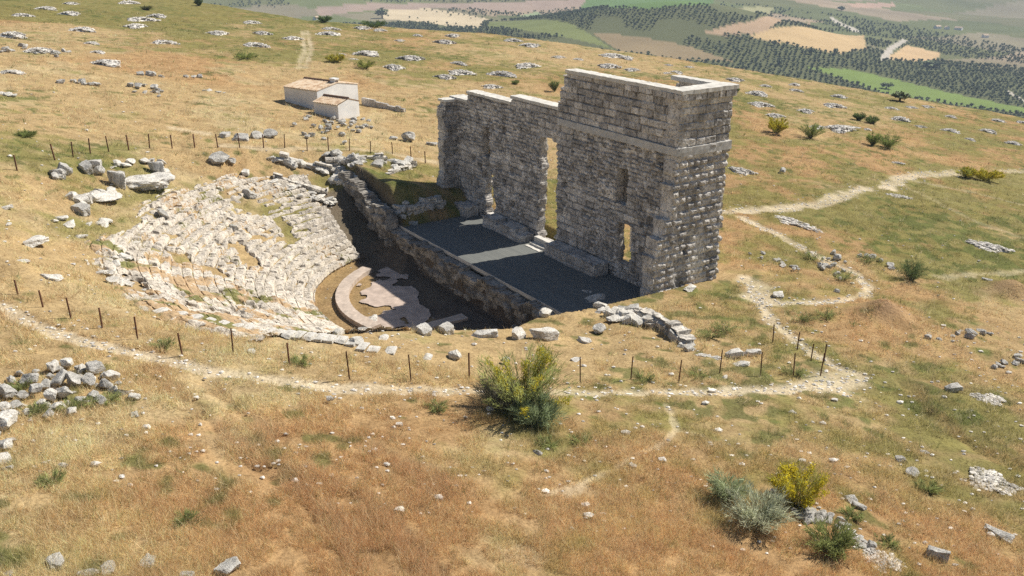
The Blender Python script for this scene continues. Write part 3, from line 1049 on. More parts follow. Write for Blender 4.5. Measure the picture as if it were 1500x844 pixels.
# ------------------------------------------------------------------ seating
cavea = empty('seating_bank', W(SCN, 22, 2))
tag(cavea, 'curved bank of worn pale stone seating steps facing the stage', 'seating')
CL = np.array(cavea.location)
NROW = 23
tread = (R_OUT + .6 - R_IN) / NROW
for k in range(NROW):
    r0 = R_IN + k * tread
    nrr = 11
    ph = np.linspace(math.radians(6), math.radians(139), int(r0 * 2.9 / .075))
    ra = np.linspace(-.06, tread + .05, nrr) + r0
    pa, pr = np.meshgrid(ph, ra, indexing='ij')
    arc = pa * r0
    # stones along the row
    bl = .52
    q = arc / bl + 3.0 * (fbm(arc, pr * .5 + k * 7, 1.6, 2, 110) - .5)
    cell = np.floor(q)
    fb = np.abs(q - cell - .5) * 2
    rnd = hsh(cell, 0 * cell + k, 0 * cell + 9)
    s__, d__ = SCN + pr * np.cos(pa), DCN + pr * np.sin(pa)
    er = fbm(s__, d__, 2.6, 3, 111)                        # erosion
    front = .05 + .14 * fbm(arc, pr * 0 + k * 3.3, .9, 3, 112) + .12 * (fbm(arc, 0 * arc + k * .35, 3.5, 2, 120) - .5) + .06 * rnd
    step = sst(front - .05, front + .05, pr - r0)
    rise = 6.0 / NROW * 1.02
    zt = z_bowl(R_IN) + (k + step - .75) * rise * 1.0
    pdeg = np.degrees(pa)
    lift = z_bowl(pr, pdeg) - z_bowl(pr)
    slope = z_bowl(pr) - .05
    wmix = np.clip(sst(.5, .75, er) * .45 + .5 * sst(.95, 1.5, pa), 0, 1)
    z = zt * (1 - wmix) + slope * wmix
    z = z + (rnd - .5) * .07 * step - .07 * sst(.86, 1.0, fb) + (fbm(s__, d__, .28, 3, 113) - .5) * .17 + (fbm(s__, d__, 1.4, 2, 114) - .5) * (.12 + .3 * sst(.95, 1.5, pa)) + lift
    miss = (hsh(cell, 0 * cell + k, 0 * cell + 19) > .86)
    z = z - miss * step * .10
    outer = R_OUT - .9 + 3.0 * (fbm(np.cos(pa) * 9, np.sin(pa) * 9, 2.2, 3, 115) - .35) - 1.4 * (1 - sst(.25, .8, pa)) - .8 * np.exp(-((pa - 1.05) / .16) ** 2)
    z = z - .34 * sst(outer - 1.2, outer, pr)
    z = z - .16 * np.exp(-((pr - r0 - front + .07) / .05) ** 2) * (1 - .7 * sst(.9, 1.5, pa))
    hol = fbm(s__, d__, 1.5, 3, 116) + .03 * sst(.9, 1.3, pa) * sst(15, 18, pr) + .05 * sst(19, 23, pr)
    z = z - .28 * sst(.62, .71, hol) * sst(13, 15, pr)
    hz_ = hill(*(W(s__.ravel(), d__.ravel(), 0)[:, :2].T)).reshape(s__.shape)
    keep = (z < hz_ + .22) & (pr < outer) & (d__ > 10.75 - .4 * hol) & ~((hol > .715) & (pr > 14))
    soil = sst(.40, .68, fbm(s__, d__, 1.5, 3, 117)) * (.5 + .12 * sst(.9, 1.4, pa)) + .22 * sst(.8, 1, fb) + .10 * (1 - step) + .10 * sst(17, 23, pr)
    soil = soil * (.8 + .2 * sst(0.9, 1.8, pa))
    sc_, gg_ = soil_color(*(W(s__.ravel(), d__.ravel(), 0)[:, :2].T))
    gsel = sst(.58, .68, fbm(s__, d__, 1.3, 2, 118)).ravel()
    sc_ = mix(c3((.47, .33, .19)) * np.ones((len(sc_), 1)), c3((.20, .19, .07)), gsel)
    tone = .46 + .2 * rnd + .25 * (fbm(s__, d__, .8, 2, 119) - .5)
    ix = np.arange(pa.size).reshape(pa.shape)
    kc = keep[:-1, :-1] & keep[1:, :-1] & keep[1:, 1:] & keep[:-1, 1:]
    if not kc.any():
        continue
    lab = np.zeros(kc.shape, int)
    nl = 0
    for i0, j0 in zip(*np.where(kc)):
        if lab[i0, j0]:
            continue
        nl += 1
        st_ = [(i0, j0)]
        lab[i0, j0] = nl
        while st_:
            i, j = st_.pop()
            for a_, b_2 in ((i - 1, j), (i + 1, j), (i, j - 1), (i, j + 1)):
                if 0 <= a_ < kc.shape[0] and 0 <= b_2 < kc.shape[1] and kc[a_, b_2] and not lab[a_, b_2]:
                    lab[a_, b_2] = nl
                    st_.append((a_, b_2))
    for q_ in range(1, nl + 1):
        kq = lab == q_
        if kq.sum() < 60:
            continue
        fa = np.stack([ix[:-1, :-1][kq], ix[:-1, 1:][kq], ix[1:, 1:][kq], ix[1:, :-1][kq]], -1)
        us = np.unique(fa)
        rm = np.full(pa.size, -1)
        rm[us] = np.arange(len(us))
        V = W(s__.ravel(), d__.ravel(), z.ravel())[us] - CL
        mesh_obj('seat_row', V, rm[fa][:, ::-1], M_SEAT, cavea, {'tone': tone.ravel()[us], 'soil': soil.ravel()[us], 'Col': sc_[us]})

# ------------------------------------------------------------------ rocks


def ico(sub):
    import bmesh
    bm = bmesh.new()
    bmesh.ops.create_icosphere(bm, subdivisions=sub, radius=1)
    v = np.array([q.co[:] for q in bm.verts])
    f = np.array([[w.index for w in q.verts] for q in bm.faces])
    bm.free()
    return v, f


ICO1, ICO2, ICO3 = ico(1), ico(2), ico(4)


def rock_shape(base, r, cuts=9, rough=.2, boxy=0.):
    v, f = base
    v = v.copy()
    if boxy:
        m = np.abs(v).max(1, keepdims=True)
        v = v * (1 - boxy) + (v / m * .8) * boxy
    for _ in range(cuts):
        n = r.normal(size=3)
        n /= np.linalg.norm(n)
        h = r.uniform(.5, .82)
        dd = v @ n
        v = v - np.outer(np.maximum(dd - h, 0), n)
    off = r.uniform(0, 99, 3)
    v = v * (1 + rough * (vn3(v * 1.7 + off, 3) - .5)[:, None] + rough * .6 * (vn3(v * 4.5 + off, 4) - .5)[:, None] + rough * .3 * (vn3(v * 11 + off, 5) - .5)[:, None])
    return v, f


ROCKS, SLABS, BLOCKS, PAVERS = [], [], [], []
for i in range(9):
    v, f = rock_shape(ICO3, rng, 16, .2)
    ROCKS.append((v * [1, .8, .62], f))
for i in range(6):
    v, f = rock_shape(ICO3, rng, 8, .25, .75)
    SLABS.append((v * [1, .7, .28], f))
for i in range(6):
    v, f = rock_shape(ICO3, rng, 4, .16, .9)
    BLOCKS.append((v * [1, .62, .55], f))
for i in range(6):
    v, f = rock_shape(ICO3, rng, 2, .07, .97)
    PAVERS.append((v * [1, .62, .2], f))
MESHES = {}


def rock_mesh(kind, i, mat):
    key = (kind, i, mat.name)
    if key not in MESHES:
        v, f = {'rock': ROCKS, 'slab': SLABS, 'block': BLOCKS, 'paver': PAVERS}[kind][i]
        o = mesh_obj('stone', v, f, mat, smooth=False)
        MESHES[key] = o.data
        bpy.data.objects.remove(o)
    return MESHES[key]


def put_rock(name, p_, size, kind, mat, label, cat, group=None, rz=None, sink=.36, tilt=.2, sc=(1, 1, 1)):
    pool = {'rock': ROCKS, 'slab': SLABS, 'block': BLOCKS, 'paver': PAVERS}[kind]
    o = bpy.data.objects.new(name, rock_mesh(kind, random.randrange(len(pool)), mat))
    COL.objects.link(o)
    hz = {'rock': .62, 'slab': .28, 'block': .55, 'paver': .2}[kind] * size * .5
    o.scale = [size * .5 * q for q in sc]
    o.location = (p_[0], p_[1], p_[2] + hz * sc[2] * (1 - 2 * sink))
    o.rotation_euler = (random.uniform(-tilt, tilt), random.uniform(-tilt, tilt), random.uniform(0, 6.28) if rz is None else rz)
    return tag(o, label, cat, group)


NAME = {'rock': ('boulder', 'rock'), 'slab': ('stone_slab', 'stone slab'), 'block': ('stone_block', 'stone block')}
# px, py (foot), width px, kind, material, label, [rz], [height factor]
SINGLE = [
    (85, 828, 36, 'rock', 'R', 'rounded grey boulder on dry grass at the bottom left corner of the field'),
    (130, 842, 32, 'slab', 'R', 'flat grey stone touching the bottom edge, below and left of a longer slab'),
    (155, 835, 40, 'slab', 'R', 'longer flat grey slab beside a small flat stone at the bottom left'),
    (217, 824, 36, 'slab', 'R', 'thin flat slab alone on dry grass between the bottom left stones'),
    (274, 846, 26, 'rock', 'R', 'small pale stone at the bottom edge left of the big angular boulder'),
    (333, 838, 42, 'rock', 'R', 'large angular boulder with a dark shaded face at the bottom edge'),
    (14, 846, 26, 'slab', 'R', 'flat stone at the bottom left corner of the photo'),
    (197, 609, 20, 'slab', 'R', 'small flat stone lying alone right of the tumbled rock pile'),
    (370, 519, 18, 'rock', 'P', 'small white rock inside the fence between two posts'),
    (483, 587, 15, 'rock', 'P', 'small white rock just below the pale path left of the broom bush'),
    (787, 666, 16, 'rock', 'R', 'small rock on dry grass below the big broom bush'),
    (1160, 607, 14, 'rock', 'P', 'small white stone on green grass below the path end'),
    (877, 486, 25, 'rock', 'R', 'round dark topped boulder left of the diagonal stone row'),
    (757, 497, 30, 'block', 'P', 'squared white block, left half of the big pair behind the broom bush', 1.0, 1.3),
    (797, 498, 44, 'block', 'P', 'big white block with a dark end behind the broom bush', .5, .95),
    (708, 492, 48, 'slab', 'P', 'flat pale slab left of the big white blocks', .2),
    (668, 525, 26, 'rock', 'P', 'pale rock behind the left side of the broom bush'),
    (845, 528, 20, 'slab', 'P', 'thin pale stone behind the fence right of the broom bush'),
    (855, 500, 26, 'slab', 'P', 'flat pale stone on the grass below the round boulder'),
    (740, 530, 16, 'rock', 'P', 'small white rock half hidden behind the broom bush top'),
    (1075, 522, 28, 'block', 'P', 'larger pale block left end of the small cluster inside the fence', .3),
    (1100, 517, 30, 'slab', 'P', 'pale slab right end of the small cluster inside the fence', .2),
    (1085, 535, 30, 'slab', 'P', 'low pale stone at the foot of the small cluster inside the fence', .1),
    (1062, 555, 12, 'rock', 'P', 'white pebble sized rock between fence posts near the path'),
    (800, 463, 24, 'rock', 'P', 'pale rounded rock on the rim at the near end of the stage'),
    (873, 449, 40, 'block', 'P', 'pale slab block at the near corner of the stage', .35),
    (655, 486, 32, 'block', 'P', 'small white squared block on the rim above the dark orchestra', 2.2),
    (622, 489, 34, 'block', 'P', 'pale squared kerb block left of the dark orchestra edge', 2.2),
    (700, 470, 0, 'block', 'P', ''),
    (545, 470, 26, 'slab', 'P', 'pale flat stone at the near end of the brick kerb'),
    (495, 494, 22, 'block', 'P', 'upright pale block near the seating slabs below the brick kerb', 1.2, 1.5),
    (467, 490, 22, 'rock', 'P', 'white rock beside the upright block below the brick kerb'),
    (522, 508, 26, 'block', 'P', 'squared pale block over the right part of the slab row', .6, 1.3),
    (535, 487, 34, 'slab', 'R', 'dark edged flat slab below the brick kerb', .1),
    (625, 527, 26, 'slab', 'P', 'flat pale stone to the right of the slab row end'),
    (560, 497, 26, 'slab', 'P', 'thin pale stone between kerb and slab row'),
    (315, 466, 30, 'slab', 'R', 'grey slab lying across the left part of the slab row', .2),
    (1396, 572, 26, 'block', 'R', 'dark squared block at the left tip of a grey stone heap', .2),
    (1461, 784, 44, 'slab', 'R', 'long grey slab on dry grass near the right edge', 2.6),
    (1375, 818, 40, 'block', 'R', 'large pale tilted block near the bottom right corner', 2.5),
    (1318, 678, 22, 'rock', 'R', 'small grey boulder, left of two in green grass at the right', ),
    (1335, 697, 26, 'rock', 'R', 'grey boulder, right and lower of two in green grass at the right'),
    (1355, 664, 16, 'slab', 'R', 'thin stone just above two grey boulders at the right'),
    (1243, 735, 26, 'rock', 'R', 'grey rock just right of the yellow flowered broom'),
    (1257, 745, 24, 'rock', 'R', 'pale rock, rightmost beside the yellow flowered broom'),
    (50, 358, 44, 'slab', 'P', 'large white flat outcrop stone left of the seating'),
    (74, 410, 38, 'slab', 'P', 'white flat outcrop stone above the left fence posts'),
    (32, 386, 26, 'slab', 'P', 'middle sized white flat stone between two larger ones left of the seating'),
    (8, 306, 22, 'slab', 'P', 'white flat stone at the left edge level with the seating top'),
    (12, 330, 16, 'slab', 'P', 'small white stone at the left edge'),
    (120, 312, 34, 'block', 'R', 'dark sided squared block below the left outcrop', 2.7, 1.1),
    (113, 296, 22, 'block', 'R', 'small dark block under the left outcrop', 1.),
    (138, 244, 24, 'block', 'R', 'dark squared block on top between the two outcrops', .2, 1.2),
    (172, 272, 28, 'block', 'R', 'tall dark block between the two pale outcrops', .4, 1.9),
    (230, 252, 24, 'block', 'R', 'upright block at the right of the right outcrop', .4, 1.6),
    (240, 318, 22, 'block', 'R', 'tilted dark block in the upper seating', 2.2, 1.4),
    (366, 288, 24, 'block', 'R', 'dark block at the top right edge of the seating', 2.4, 1.2),
    (343, 338, 20, 'block', 'R', 'small dark block in the middle of the seating', 2.2, 1.1),
    (322, 237, 34, 'rock', 'R', 'grey rock pair, larger left one behind the seating'),
    (340, 240, 18, 'rock', 'R', 'smaller rock right of the grey rock behind the seating'),
    (360, 255, 18, 'block', 'P', 'small white block between the seating and the far fence'),
    (330, 202, 20, 'block', 'R', 'dark stone at the left end of the row near the far fence'),
    (352, 207, 28, 'block', 'R', 'long dark stone in the row near the far fence', .2),
    (375, 204, 24, 'rock', 'R', 'grey rock in the row near the far fence'),
    (395, 202, 26, 'rock', 'R', 'grey rock at the right end of the row near the far fence'),
    (504, 211, 12, 'rock', 'R', 'small grey rock just above the far fence'),
    (577, 203, 16, 'slab', 'R', 'flat stone left of the three by the ruin behind the far fence'),
    (600, 206, 26, 'rock', 'R', 'grey rock, middle of the three by the ruin behind the far fence'),
    (632, 212, 18, 'slab', 'R', 'flat stone touching the low end of the ruin behind the far fence'),
    (1146, 252, 14, 'rock', 'R', 'small dark rock alone on the grass right of the tall ruin'),
    (1445, 411, 16, 'slab', 'R', 'grey slab beside the brown earth mound at the right edge'),
    (1140, 433, 24, 'slab', 'P', 'pale stone beside the bare earth right of the ruin'),
    (1010, 424, 26, 'slab', 'P', 'low pale stone at the foot of the tall wing'),
]
MT = {'R': M_ROCK, 'P': M_PALE}
for e in SINGLE:
    px, py, w_, kind, mt, lab = e[:6]
    if not w_:
        continue
    p_ = P(px, py)
    put_rock(NAME[kind][0], p_, w_ * mpp(p_) * 1.05, kind, MT[mt], lab, NAME[kind][1], 'loose stones of the site', e[6] if len(e) > 6 else None, .22,
             .12, (1, 1, e[7] if len(e) > 7 else 1))


def rock_row(pts, n, size, kinds, mat, group, phrase, spread=6, zs=0.0, seed=0, hfac=1.0):
    """n stones along a polyline of the photograph, labelled by their order from the left"""
    r = np.random.default_rng(seed)
    pts = np.array(pts, float)
    t = np.sort(r.uniform(0, 1, n))
    L = np.concatenate([[0], np.cumsum(np.hypot(*np.diff(pts, axis=0).T))])
    px = np.interp(t * L[-1], L, pts[:, 0]) + r.normal(0, spread * .5, n)
    py = np.interp(t * L[-1], L, pts[:, 1]) + r.normal(0, spread * .4, n)
    o_ = np.argsort(px)
    for k, i in enumerate(o_):
        p_ = P(px[i], py[i])
        kd = kinds[int(r.integers(len(kinds)))]
        big = r.uniform(.6, 1.35)
        word = 'large' if big > 1.15 else ('small' if big < .8 else 'middling')
        put_rock(NAME[kd][0], p_, size * .85 * big * mpp(p_), kd, mat, f'{word} {ORD[k]} stone from the left {phrase}', NAME[kd][1], group, None, .22, .25, (1, 1, hfac))


rock_row([(860, 440), (880, 455), (915, 468), (950, 478)], 22, 32, ['slab', 'block'], M_PALE, 'stones of the rim ruin', 'in the rim wall right of the stage', 7, seed=3)
rock_row([(905, 450), (940, 462), (970, 478), (985, 492), (1010, 510)], 24, 30, ['slab', 'block'], M_ROCK, 'stones of the diagonal row', 'in the diagonal row below the wing', 6, seed=4)
rock_row([(1010, 512), (1030, 523), (1060, 530)], 6, 20, ['slab'], M_PALE, 'stones of the low kerb', 'in the low kerb inside the fence', 3, seed=5)
rock_row([(980, 482), (1000, 500), (1000, 498)], 5, 18, ['rock', 'block'], M_ROCK, 'stones at the row end', 'at the lower end of the diagonal row', 6, seed=6)
rock_row([(405, 232), (430, 240), (470, 246), (520, 262)], 26, 22, ['slab', 'block'], M_PALE, 'upper seating ruins', 'in the stone band above the far seating', 8, seed=7)
rock_row([(480, 232), (520, 238), (560, 240), (600, 236)], 26, 25, ['rock', 'slab', 'block'], M_ROCK, 'rocks at the far ruin', 'in the dark rock ledge by the far fence', 9, seed=8, hfac=.9)
rock_row([(400, 268), (440, 282), (490, 300)], 20, 24, ['slab'], M_PALE, 'slabs of the upper seats', 'on the flat ledge of upper seats', 7, seed=9)
rock_row([(480, 258), (510, 272), (540, 290), (565, 312)], 18, 26, ['block', 'slab'], M_PALE, 'stones on the passage wall', 'along the top of the passage wall', 6, seed=10, hfac=1.0)
rock_row([(575, 250), (608, 244)], 5, 22, ['slab', 'rock'], M_PALE, 'stones by the grassy mound', 'beside the green mound left of the ruin', 4, seed=11)
rock_row([(72, 268), (85, 258), (110, 250), (150, 256)], 9, 26, ['rock', 'block'], M_ROCK, 'rocks of the left outcrop', 'along the back of the left outcrop', 5, seed=12, hfac=1.3)
rock_row([(95, 292), (125, 300), (160, 285), (180, 285)], 12, 24, ['block', 'slab', 'rock'], M_PALE, 'blocks before the outcrops', 'along the front of the two outcrops', 9, seed=30)
rock_row([(165, 245), (200, 238), (245, 240), (250, 262)], 13, 20, ['slab', 'block'], M_PALE, 'blocks behind the right outcrop', 'around the back of the right outcrop', 7, seed=31)
rock_row([(80, 325), (130, 330), (160, 322)], 8, 30, ['slab'], M_PALE, 'flat stones under the outcrop', 'in the pale strip under the left outcrop', 5, seed=13)
rock_row([(120, 345), (190, 360), (150, 400), (230, 430)], 18, 24, ['slab', 'slab', 'rock'], M_PALE, 'stones of the worn seating edge', 'along the worn left edge of the seating', 14, seed=14)
rock_row([(610, 335), (575, 310), (640, 300)], 20, 22, ['rock', 'block'], M_ROCK, 'stones at the far stage end', 'at the shaded far end of the stage', 10, seed=15)
rock_row([(1175, 748), (1195, 760), (1215, 768), (1235, 775)], 22, 24, ['rock', 'block'], M_ROCK, 'rocks beside the broom', 'in the rock spill beside the yellow broom', 17, seed=16)
rock_row([(1240, 780), (1262, 795), (1285, 812)], 8, 22, ['slab', 'rock'], M_ROCK, 'rocks below the broom', 'in the lower spill under the yellow broom', 8, seed=17)
rock_row([(1345, 490), (1375, 500), (1400, 488), (1450, 490)], 14, 17, ['rock', 'slab'], M_ROCK, 'rocks of the right ruin ring', 'in the broken ring of stones at the right', 9, seed=18)
rock_row([(1450, 540), (1480, 528), (1505, 540)], 9, 18, ['rock', 'slab'], M_ROCK, 'rocks at the right edge', 'in the stone scatter touching the right edge', 9, seed=19)
rock_row([(1200, 392), (1225, 380), (1235, 400), (1225, 425)], 16, 16, ['rock', 'block'], M_ROCK, 'rocks in the path loop', 'in the rubble inside the loop of the path', 10, seed=20)
rock_row([(1100, 370), (1140, 385), (1165, 395)], 13, 14, ['rock', 'slab'], M_ROCK, 'rocks left of the path loop', 'in the thin scatter left of the path loop', 10, seed=21)
rock_row([(1250, 372), (1280, 382), (1305, 395)], 7, 16, ['rock'], M_ROCK, 'rocks by the dark bush', 'in the line leading to the dark bush', 5, seed=22)
rock_row([(435, 190), (470, 195), (500, 180), (540, 190), (450, 178)], 44, 12, ['rock', 'block'], M_ROCK, 'rubble below the farmhouse', 'in the rubble below the farmhouse', 16, seed=23)
rock_row([(85, 122), (115, 122), (152, 127)], 10, 16, ['slab', 'block'], M_ROCK, 'stones of the left old wall', 'in the left old wall line on the hillside', 2, seed=24)
rock_row([(205, 110), (250, 113), (292, 113)], 12, 16, ['slab', 'block'], M_ROCK, 'stones of the long old wall', 'in the long old wall line on the hillside', 2, seed=25)
rock_row([(190, 120), (215, 128), (235, 134), (200, 137)], 14, 14, ['slab', 'rock'], M_ROCK, 'stones below the long old wall', 'in the patch under the long old wall', 6, seed=26)
rock_row([(295, 133), (330, 138)], 5, 14, ['slab'], M_PALE, 'stones left of the farmhouse', 'in the short line left of the farmhouse', 2, seed=27)
rock_row([(0, 75), (35, 72), (80, 80), (100, 76)], 22, 13, ['slab', 'rock'], M_ROCK, 'stones on the upper left slope', 'in the ragged strip on the upper left slope', 5, seed=28)
rock_row([(0, 138), (40, 142)], 7, 18, ['slab'], M_PALE, 'flat stones at the left edge', 'in the pale strip at the left edge', 3, seed=29)

def low_wall(a_, b_, h_, label, seed, thick=.6):
    p0, p1 = P(*a_), P(*b_)
    L_ = math.hypot(p1[0] - p0[0], p1[1] - p0[1])
    e1 = (p1[:2] - p0[:2]) / L_
    e2 = np.array([-e1[1], e1[0]])
    if (CAM[:2] - p0[:2]) @ e2 < 0:
        e2 = -e2

    def df(u, v):
        a, j, t, q = blocks(u, v, .38, .8, seed, .08, .3)
        return (a - .5) * .3 - (1 - j) * .14, .3 + .6 * t - .2 * (1 - j)
    o = slab('broken_wall', lambda u, v, w: np.stack([p0[0] + e1[0] * u + e2[0] * w, p0[1] + e1[1] * u + e2[1] * w, p0[2] + (p1[2] - p0[2]) * u / L_ + v], -1), 0, L_, -.5, h_, thick,
             lambda u, v: v < h_ * (.25 + 1.2 * (fbm(np.floor(u / .7), 0 * v, 1.5, 3, seed + 1) - .15)), df, df, M_ROCKW, None, .1, 5)
    tag(o, label, 'wall', 'broken low walls of the site')


M_ROCKW = m_stone('broken_wall_stone', (.30, .285, .26), (.52, .49, .44), (.68, .645, .59), 1.3)
low_wall((478, 246), (568, 240), 1.1, 'low broken grey wall below the far fence, left of the stage ruin', 901)
low_wall((410, 236), (505, 258), .7, 'low broken wall sloping down above the far end of the seating', 911)
low_wall((500, 268), (552, 300), 1.0, 'jagged broken wall beside the far end of the dark passage', 921)
low_wall((400, 262), (480, 285), .45, 'very low broken ledge just above the far seats', 931)
low_wall((572, 258), (612, 246), .8, 'short broken wall stub by the grassy mound left of the stage ruin', 941)
low_wall((600, 318), (655, 300), .9, 'shaded broken wall at the far end of the stage floor', 951)
low_wall((860, 452), (950, 482), .6, 'low pale wall running right from the near corner of the stage', 961)
low_wall((925, 458), (1005, 508), .7, 'low diagonal wall below the tall wing of the ruin', 971)

# two pale outcrops above the seating
for px, py, w_, h_, lab in ((128, 284, 112, .2, 'broad pale rock outcrop, left of the two above the seating'), (208, 262, 104, .3, 'taller pale rock outcrop, right of the two above the seating')):
    p_ = P(px, py)
    v, f = rock_shape(ico(5), rng, 14, .42)
    R_ = w_ * mpp(p_) * .5
    o = mesh_obj('rock_outcrop', v * [R_, R_ * .8, R_ * h_], f, M_PALE, loc=(p_[0], p_[1], p_[2] - .1 * R_))
    tag(o, lab, 'rock outcrop')

# the curved row of slabs on the near rim
sl_px = [(238, 461), (262, 467), (285, 472), (305, 477), (325, 481), (345, 485), (362, 487), (378, 490), (393, 492), (408, 494), (423, 496), (438, 497), (453, 499), (468, 500), (484, 502),
         (500, 504), (516, 507), (532, 514), (548, 517), (572, 520)]
for k, (px, py) in enumerate(sl_px):
    p_ = P(px, py)
    q_ = P(px + 5, py + 1.3)
    rz = math.atan2(q_[1] - p_[1], q_[0] - p_[0])
    sq, dq = sd_of(p_[0], p_[1])
    to = W(SCN, DCN, 0)[:2] - p_[:2]
    put_rock('seat_slab', p_ + np.array([0, 0, .10]), 30 * mpp(p_), 'paver', M_PALE, f'{ORD[k]} pale slab from the left in the curved slab row on the near rim', 'stone slab',
             'slabs of the curved row', math.atan2(to[1], to[0]) + random.uniform(-.08, .08), .0, .035, (1.0, random.uniform(.92, 1.08), 1.0))

# tumbled pile at the left edge: rows of separate rocks
pile = [('top row', [(78, 535, 26), (100, 530, 26), (120, 536, 18), (140, 540, 34), (165, 548, 24)]),
        ('upper row', [(45, 555, 32), (68, 560, 20), (88, 556, 34), (110, 556, 34), (132, 556, 30), (158, 562, 24), (178, 572, 24), (198, 578, 22)]),
        ('middle row', [(12, 570, 34), (35, 574, 20), (52, 570, 28), (75, 578, 30), (95, 574, 30), (115, 584, 20), (135, 576, 22), (150, 585, 24), (168, 568, 20)]),
        ('lower row', [(5, 595, 28), (24, 592, 22), (60, 590, 24), (84, 592, 22), (72, 602, 20), (105, 600, 20), (40, 600, 18)]),
        ('bottom row', [(10, 622, 46), (22, 605, 24), (-8, 640, 36), (6, 650, 30), (2, 672, 32), (18, 640, 18), (12, 682, 18)])]
pil_top = P(95, 560)
for row, lst in pile:
    lst = sorted(lst)
    for k, (px, py, w_) in enumerate(lst):
        p_ = P(px, py + 8)
        put_rock('boulder', p_, w_ * mpp(p_) * 1.02, random.choice(['rock', 'rock', 'block']), M_ROCK if random.random() < .65 else M_PALE,
                 f'pale boulder, {ORD[k]} from left in the {row} of the left edge rock pile', 'rock', 'tumbled boulders at the left edge', None, .12, .5, (1, 1, 1.1))

rock_row([(20, 560), (60, 548), (110, 545), (150, 560), (185, 575)], 22, 17, ['rock'], M_ROCK, 'small rocks of the left pile', 'among the small rocks filling the left edge pile', 14, seed=33)
rock_row([(0, 600), (40, 590), (90, 600), (130, 590)], 14, 17, ['rock'], M_PALE, 'small rocks before the left pile', 'among the small rocks fronting the left edge pile', 9, seed=34)

# ------------------------------------------------------------------ stone heaps on the hillside


def heap_mesh(seed, n, long_=1.0):
    r = np.random.default_rng(seed)
    vs, fs, ts, b = [], [], [], 0
    for i in range(n):
        a, q = r.uniform(0, 6.283), math.sqrt(r.uniform(0, 1))
        q = min(q * (.75 + .35 * math.sin(a * 3 + seed)), 1.05)
        x, y = q * math.cos(a), q * math.sin(a)
        z = .32 * (1 - q ** 2) + r.uniform(-.03, .05)
        sz = r.uniform(.04, .10) * (1 if i % 9 else 1.5)
        v, f = rock_shape(ICO1, r, 3, .3)
        v = v * sz * [1, r.uniform(.6, 1), r.uniform(.5, .8)]
        an = r.uniform(0, 6.28)
        v = v @ np.array([[math.cos(an), -math.sin(an), 0], [math.sin(an), math.cos(an), 0], [0, 0, 1]])
        vs.append(v * [1, 1, 1] + [x, y, z])
        fs.append(f + b)
        ts.append(np.full(len(v), r.uniform(.15, .95)))
        b += len(v)
    v, f = ICO3
    v = v.copy()
    aa = np.arctan2(v[:, 1], v[:, 0])
    v = v * [.86, .86, .30] * (.85 + .2 * np.sin(aa * 3 + seed))[:, None]
    v = v * (1 + .16 * (vn3(v * 9 + seed, 3) - .5)[:, None])
    vs.append(v)
    fs.append(f + b)
    ts.append(.25 + .6 * vn3(v * 8 + seed, 5))
    o = mesh_obj('stone_heap', np.concatenate(vs), np.concatenate(fs), M_HEAP, attrs={'tone': np.concatenate(ts)})
    me = o.data
    bpy.data.objects.remove(o)
    return me


HM = [heap_mesh(s, 300) for s in range(7)]
HEAPS = [(30, 24, 28), (67, 14, 28), (103, 6, 20), (102, 21, 28), (187, 5, 30), (203, 30, 40), (230, 25, 32), (197, 40, 38), (120, 45, 34), (238, 64, 34), (317, 50, 30), (367, 34, 24),
         (383, 50, 28), (427, 58, 30), (372, 68, 36), (155, 94, 42), (55, 76, 40), (17, 53, 40), (15, 107, 32), (480, 51, 34), (483, 44, 26), (133, 64, 22), (142, 77, 22),
         (536, 80, 40), (516, 88, 18), (576, 100, 36), (600, 87, 40), (670, 94, 26), (672, 108, 36), (650, 114, 32), (734, 110, 40), (769, 98, 42), (718, 128, 28), (650, 63, 32), (611, 53, 20),
         (663, 53, 22), (750, 60, 24), (775, 68, 32), (817, 85, 22), (846, 88, 18), (890, 98, 30), (894, 83, 34), (916, 86, 24), (925, 103, 22), (976, 108, 16), (530, 42, 24), (555, 45, 20),
         (979, 96, 14), (990, 107, 22), (1009, 99, 16), (1075, 118, 26), (1108, 138, 30), (1111, 155, 34), (1120, 126, 16), (1164, 133, 20), (1163, 124, 18), (1179, 164, 28), (1219, 156, 30),
         (1227, 142, 24), (1133, 171, 30), (1317, 175, 28), (1304, 160, 22), (1333, 158, 18), (1357, 157, 18), (1392, 171, 16), (1390, 192, 24), (1346, 186, 18), (1445, 193, 26), (1460, 177, 20), (1482, 210, 22),
         (1195, 188, 30), (1228, 190, 40), (500, 80, 14), (585, 60, 16), (1270, 190, 16), (1420, 205, 20), (1495, 180, 20)]
AREAS = [(lambda x, y: x < 270 and y < 42, 'at the crest of the left hillside'), (lambda x, y: x < 270, 'on the left hillside below the crest'),
         (lambda x, y: x < 495, 'on the slope above the white farmhouse'), (lambda x, y: x < 700, 'beyond the low end of the ruin'),
         (lambda x, y: x < 960, 'beyond the stepped top of the ruin'), (lambda x, y: x < 1250, 'behind the tall ruin corner'), (lambda x, y: True, 'on the far right slope')]
byarea = {}
for hx, hy, hw in HEAPS:
    for k, (fn, ph) in enumerate(AREAS):
        if fn(hx, hy):
            byarea.setdefault(k, []).append((hx, hy, hw))
            break


def put_heap(p_, wid, label, rz=None, ratio=.8, hz=1.0, sh=None):
    o = bpy.data.objects.new('stone_heap', random.choice(HM))
    COL.objects.link(o)
    o.location = (p_[0], p_[1], p_[2] - .10)
    o.scale = (wid * .5, wid * .5 * ratio, min(wid * .36, 1.7) * hz)
    o.rotation_euler = (0, 0, rz if rz is not None else random.uniform(0, 6.28))
    return tag(o, label, 'stone heap', 'cleared stone heaps on the hillside')


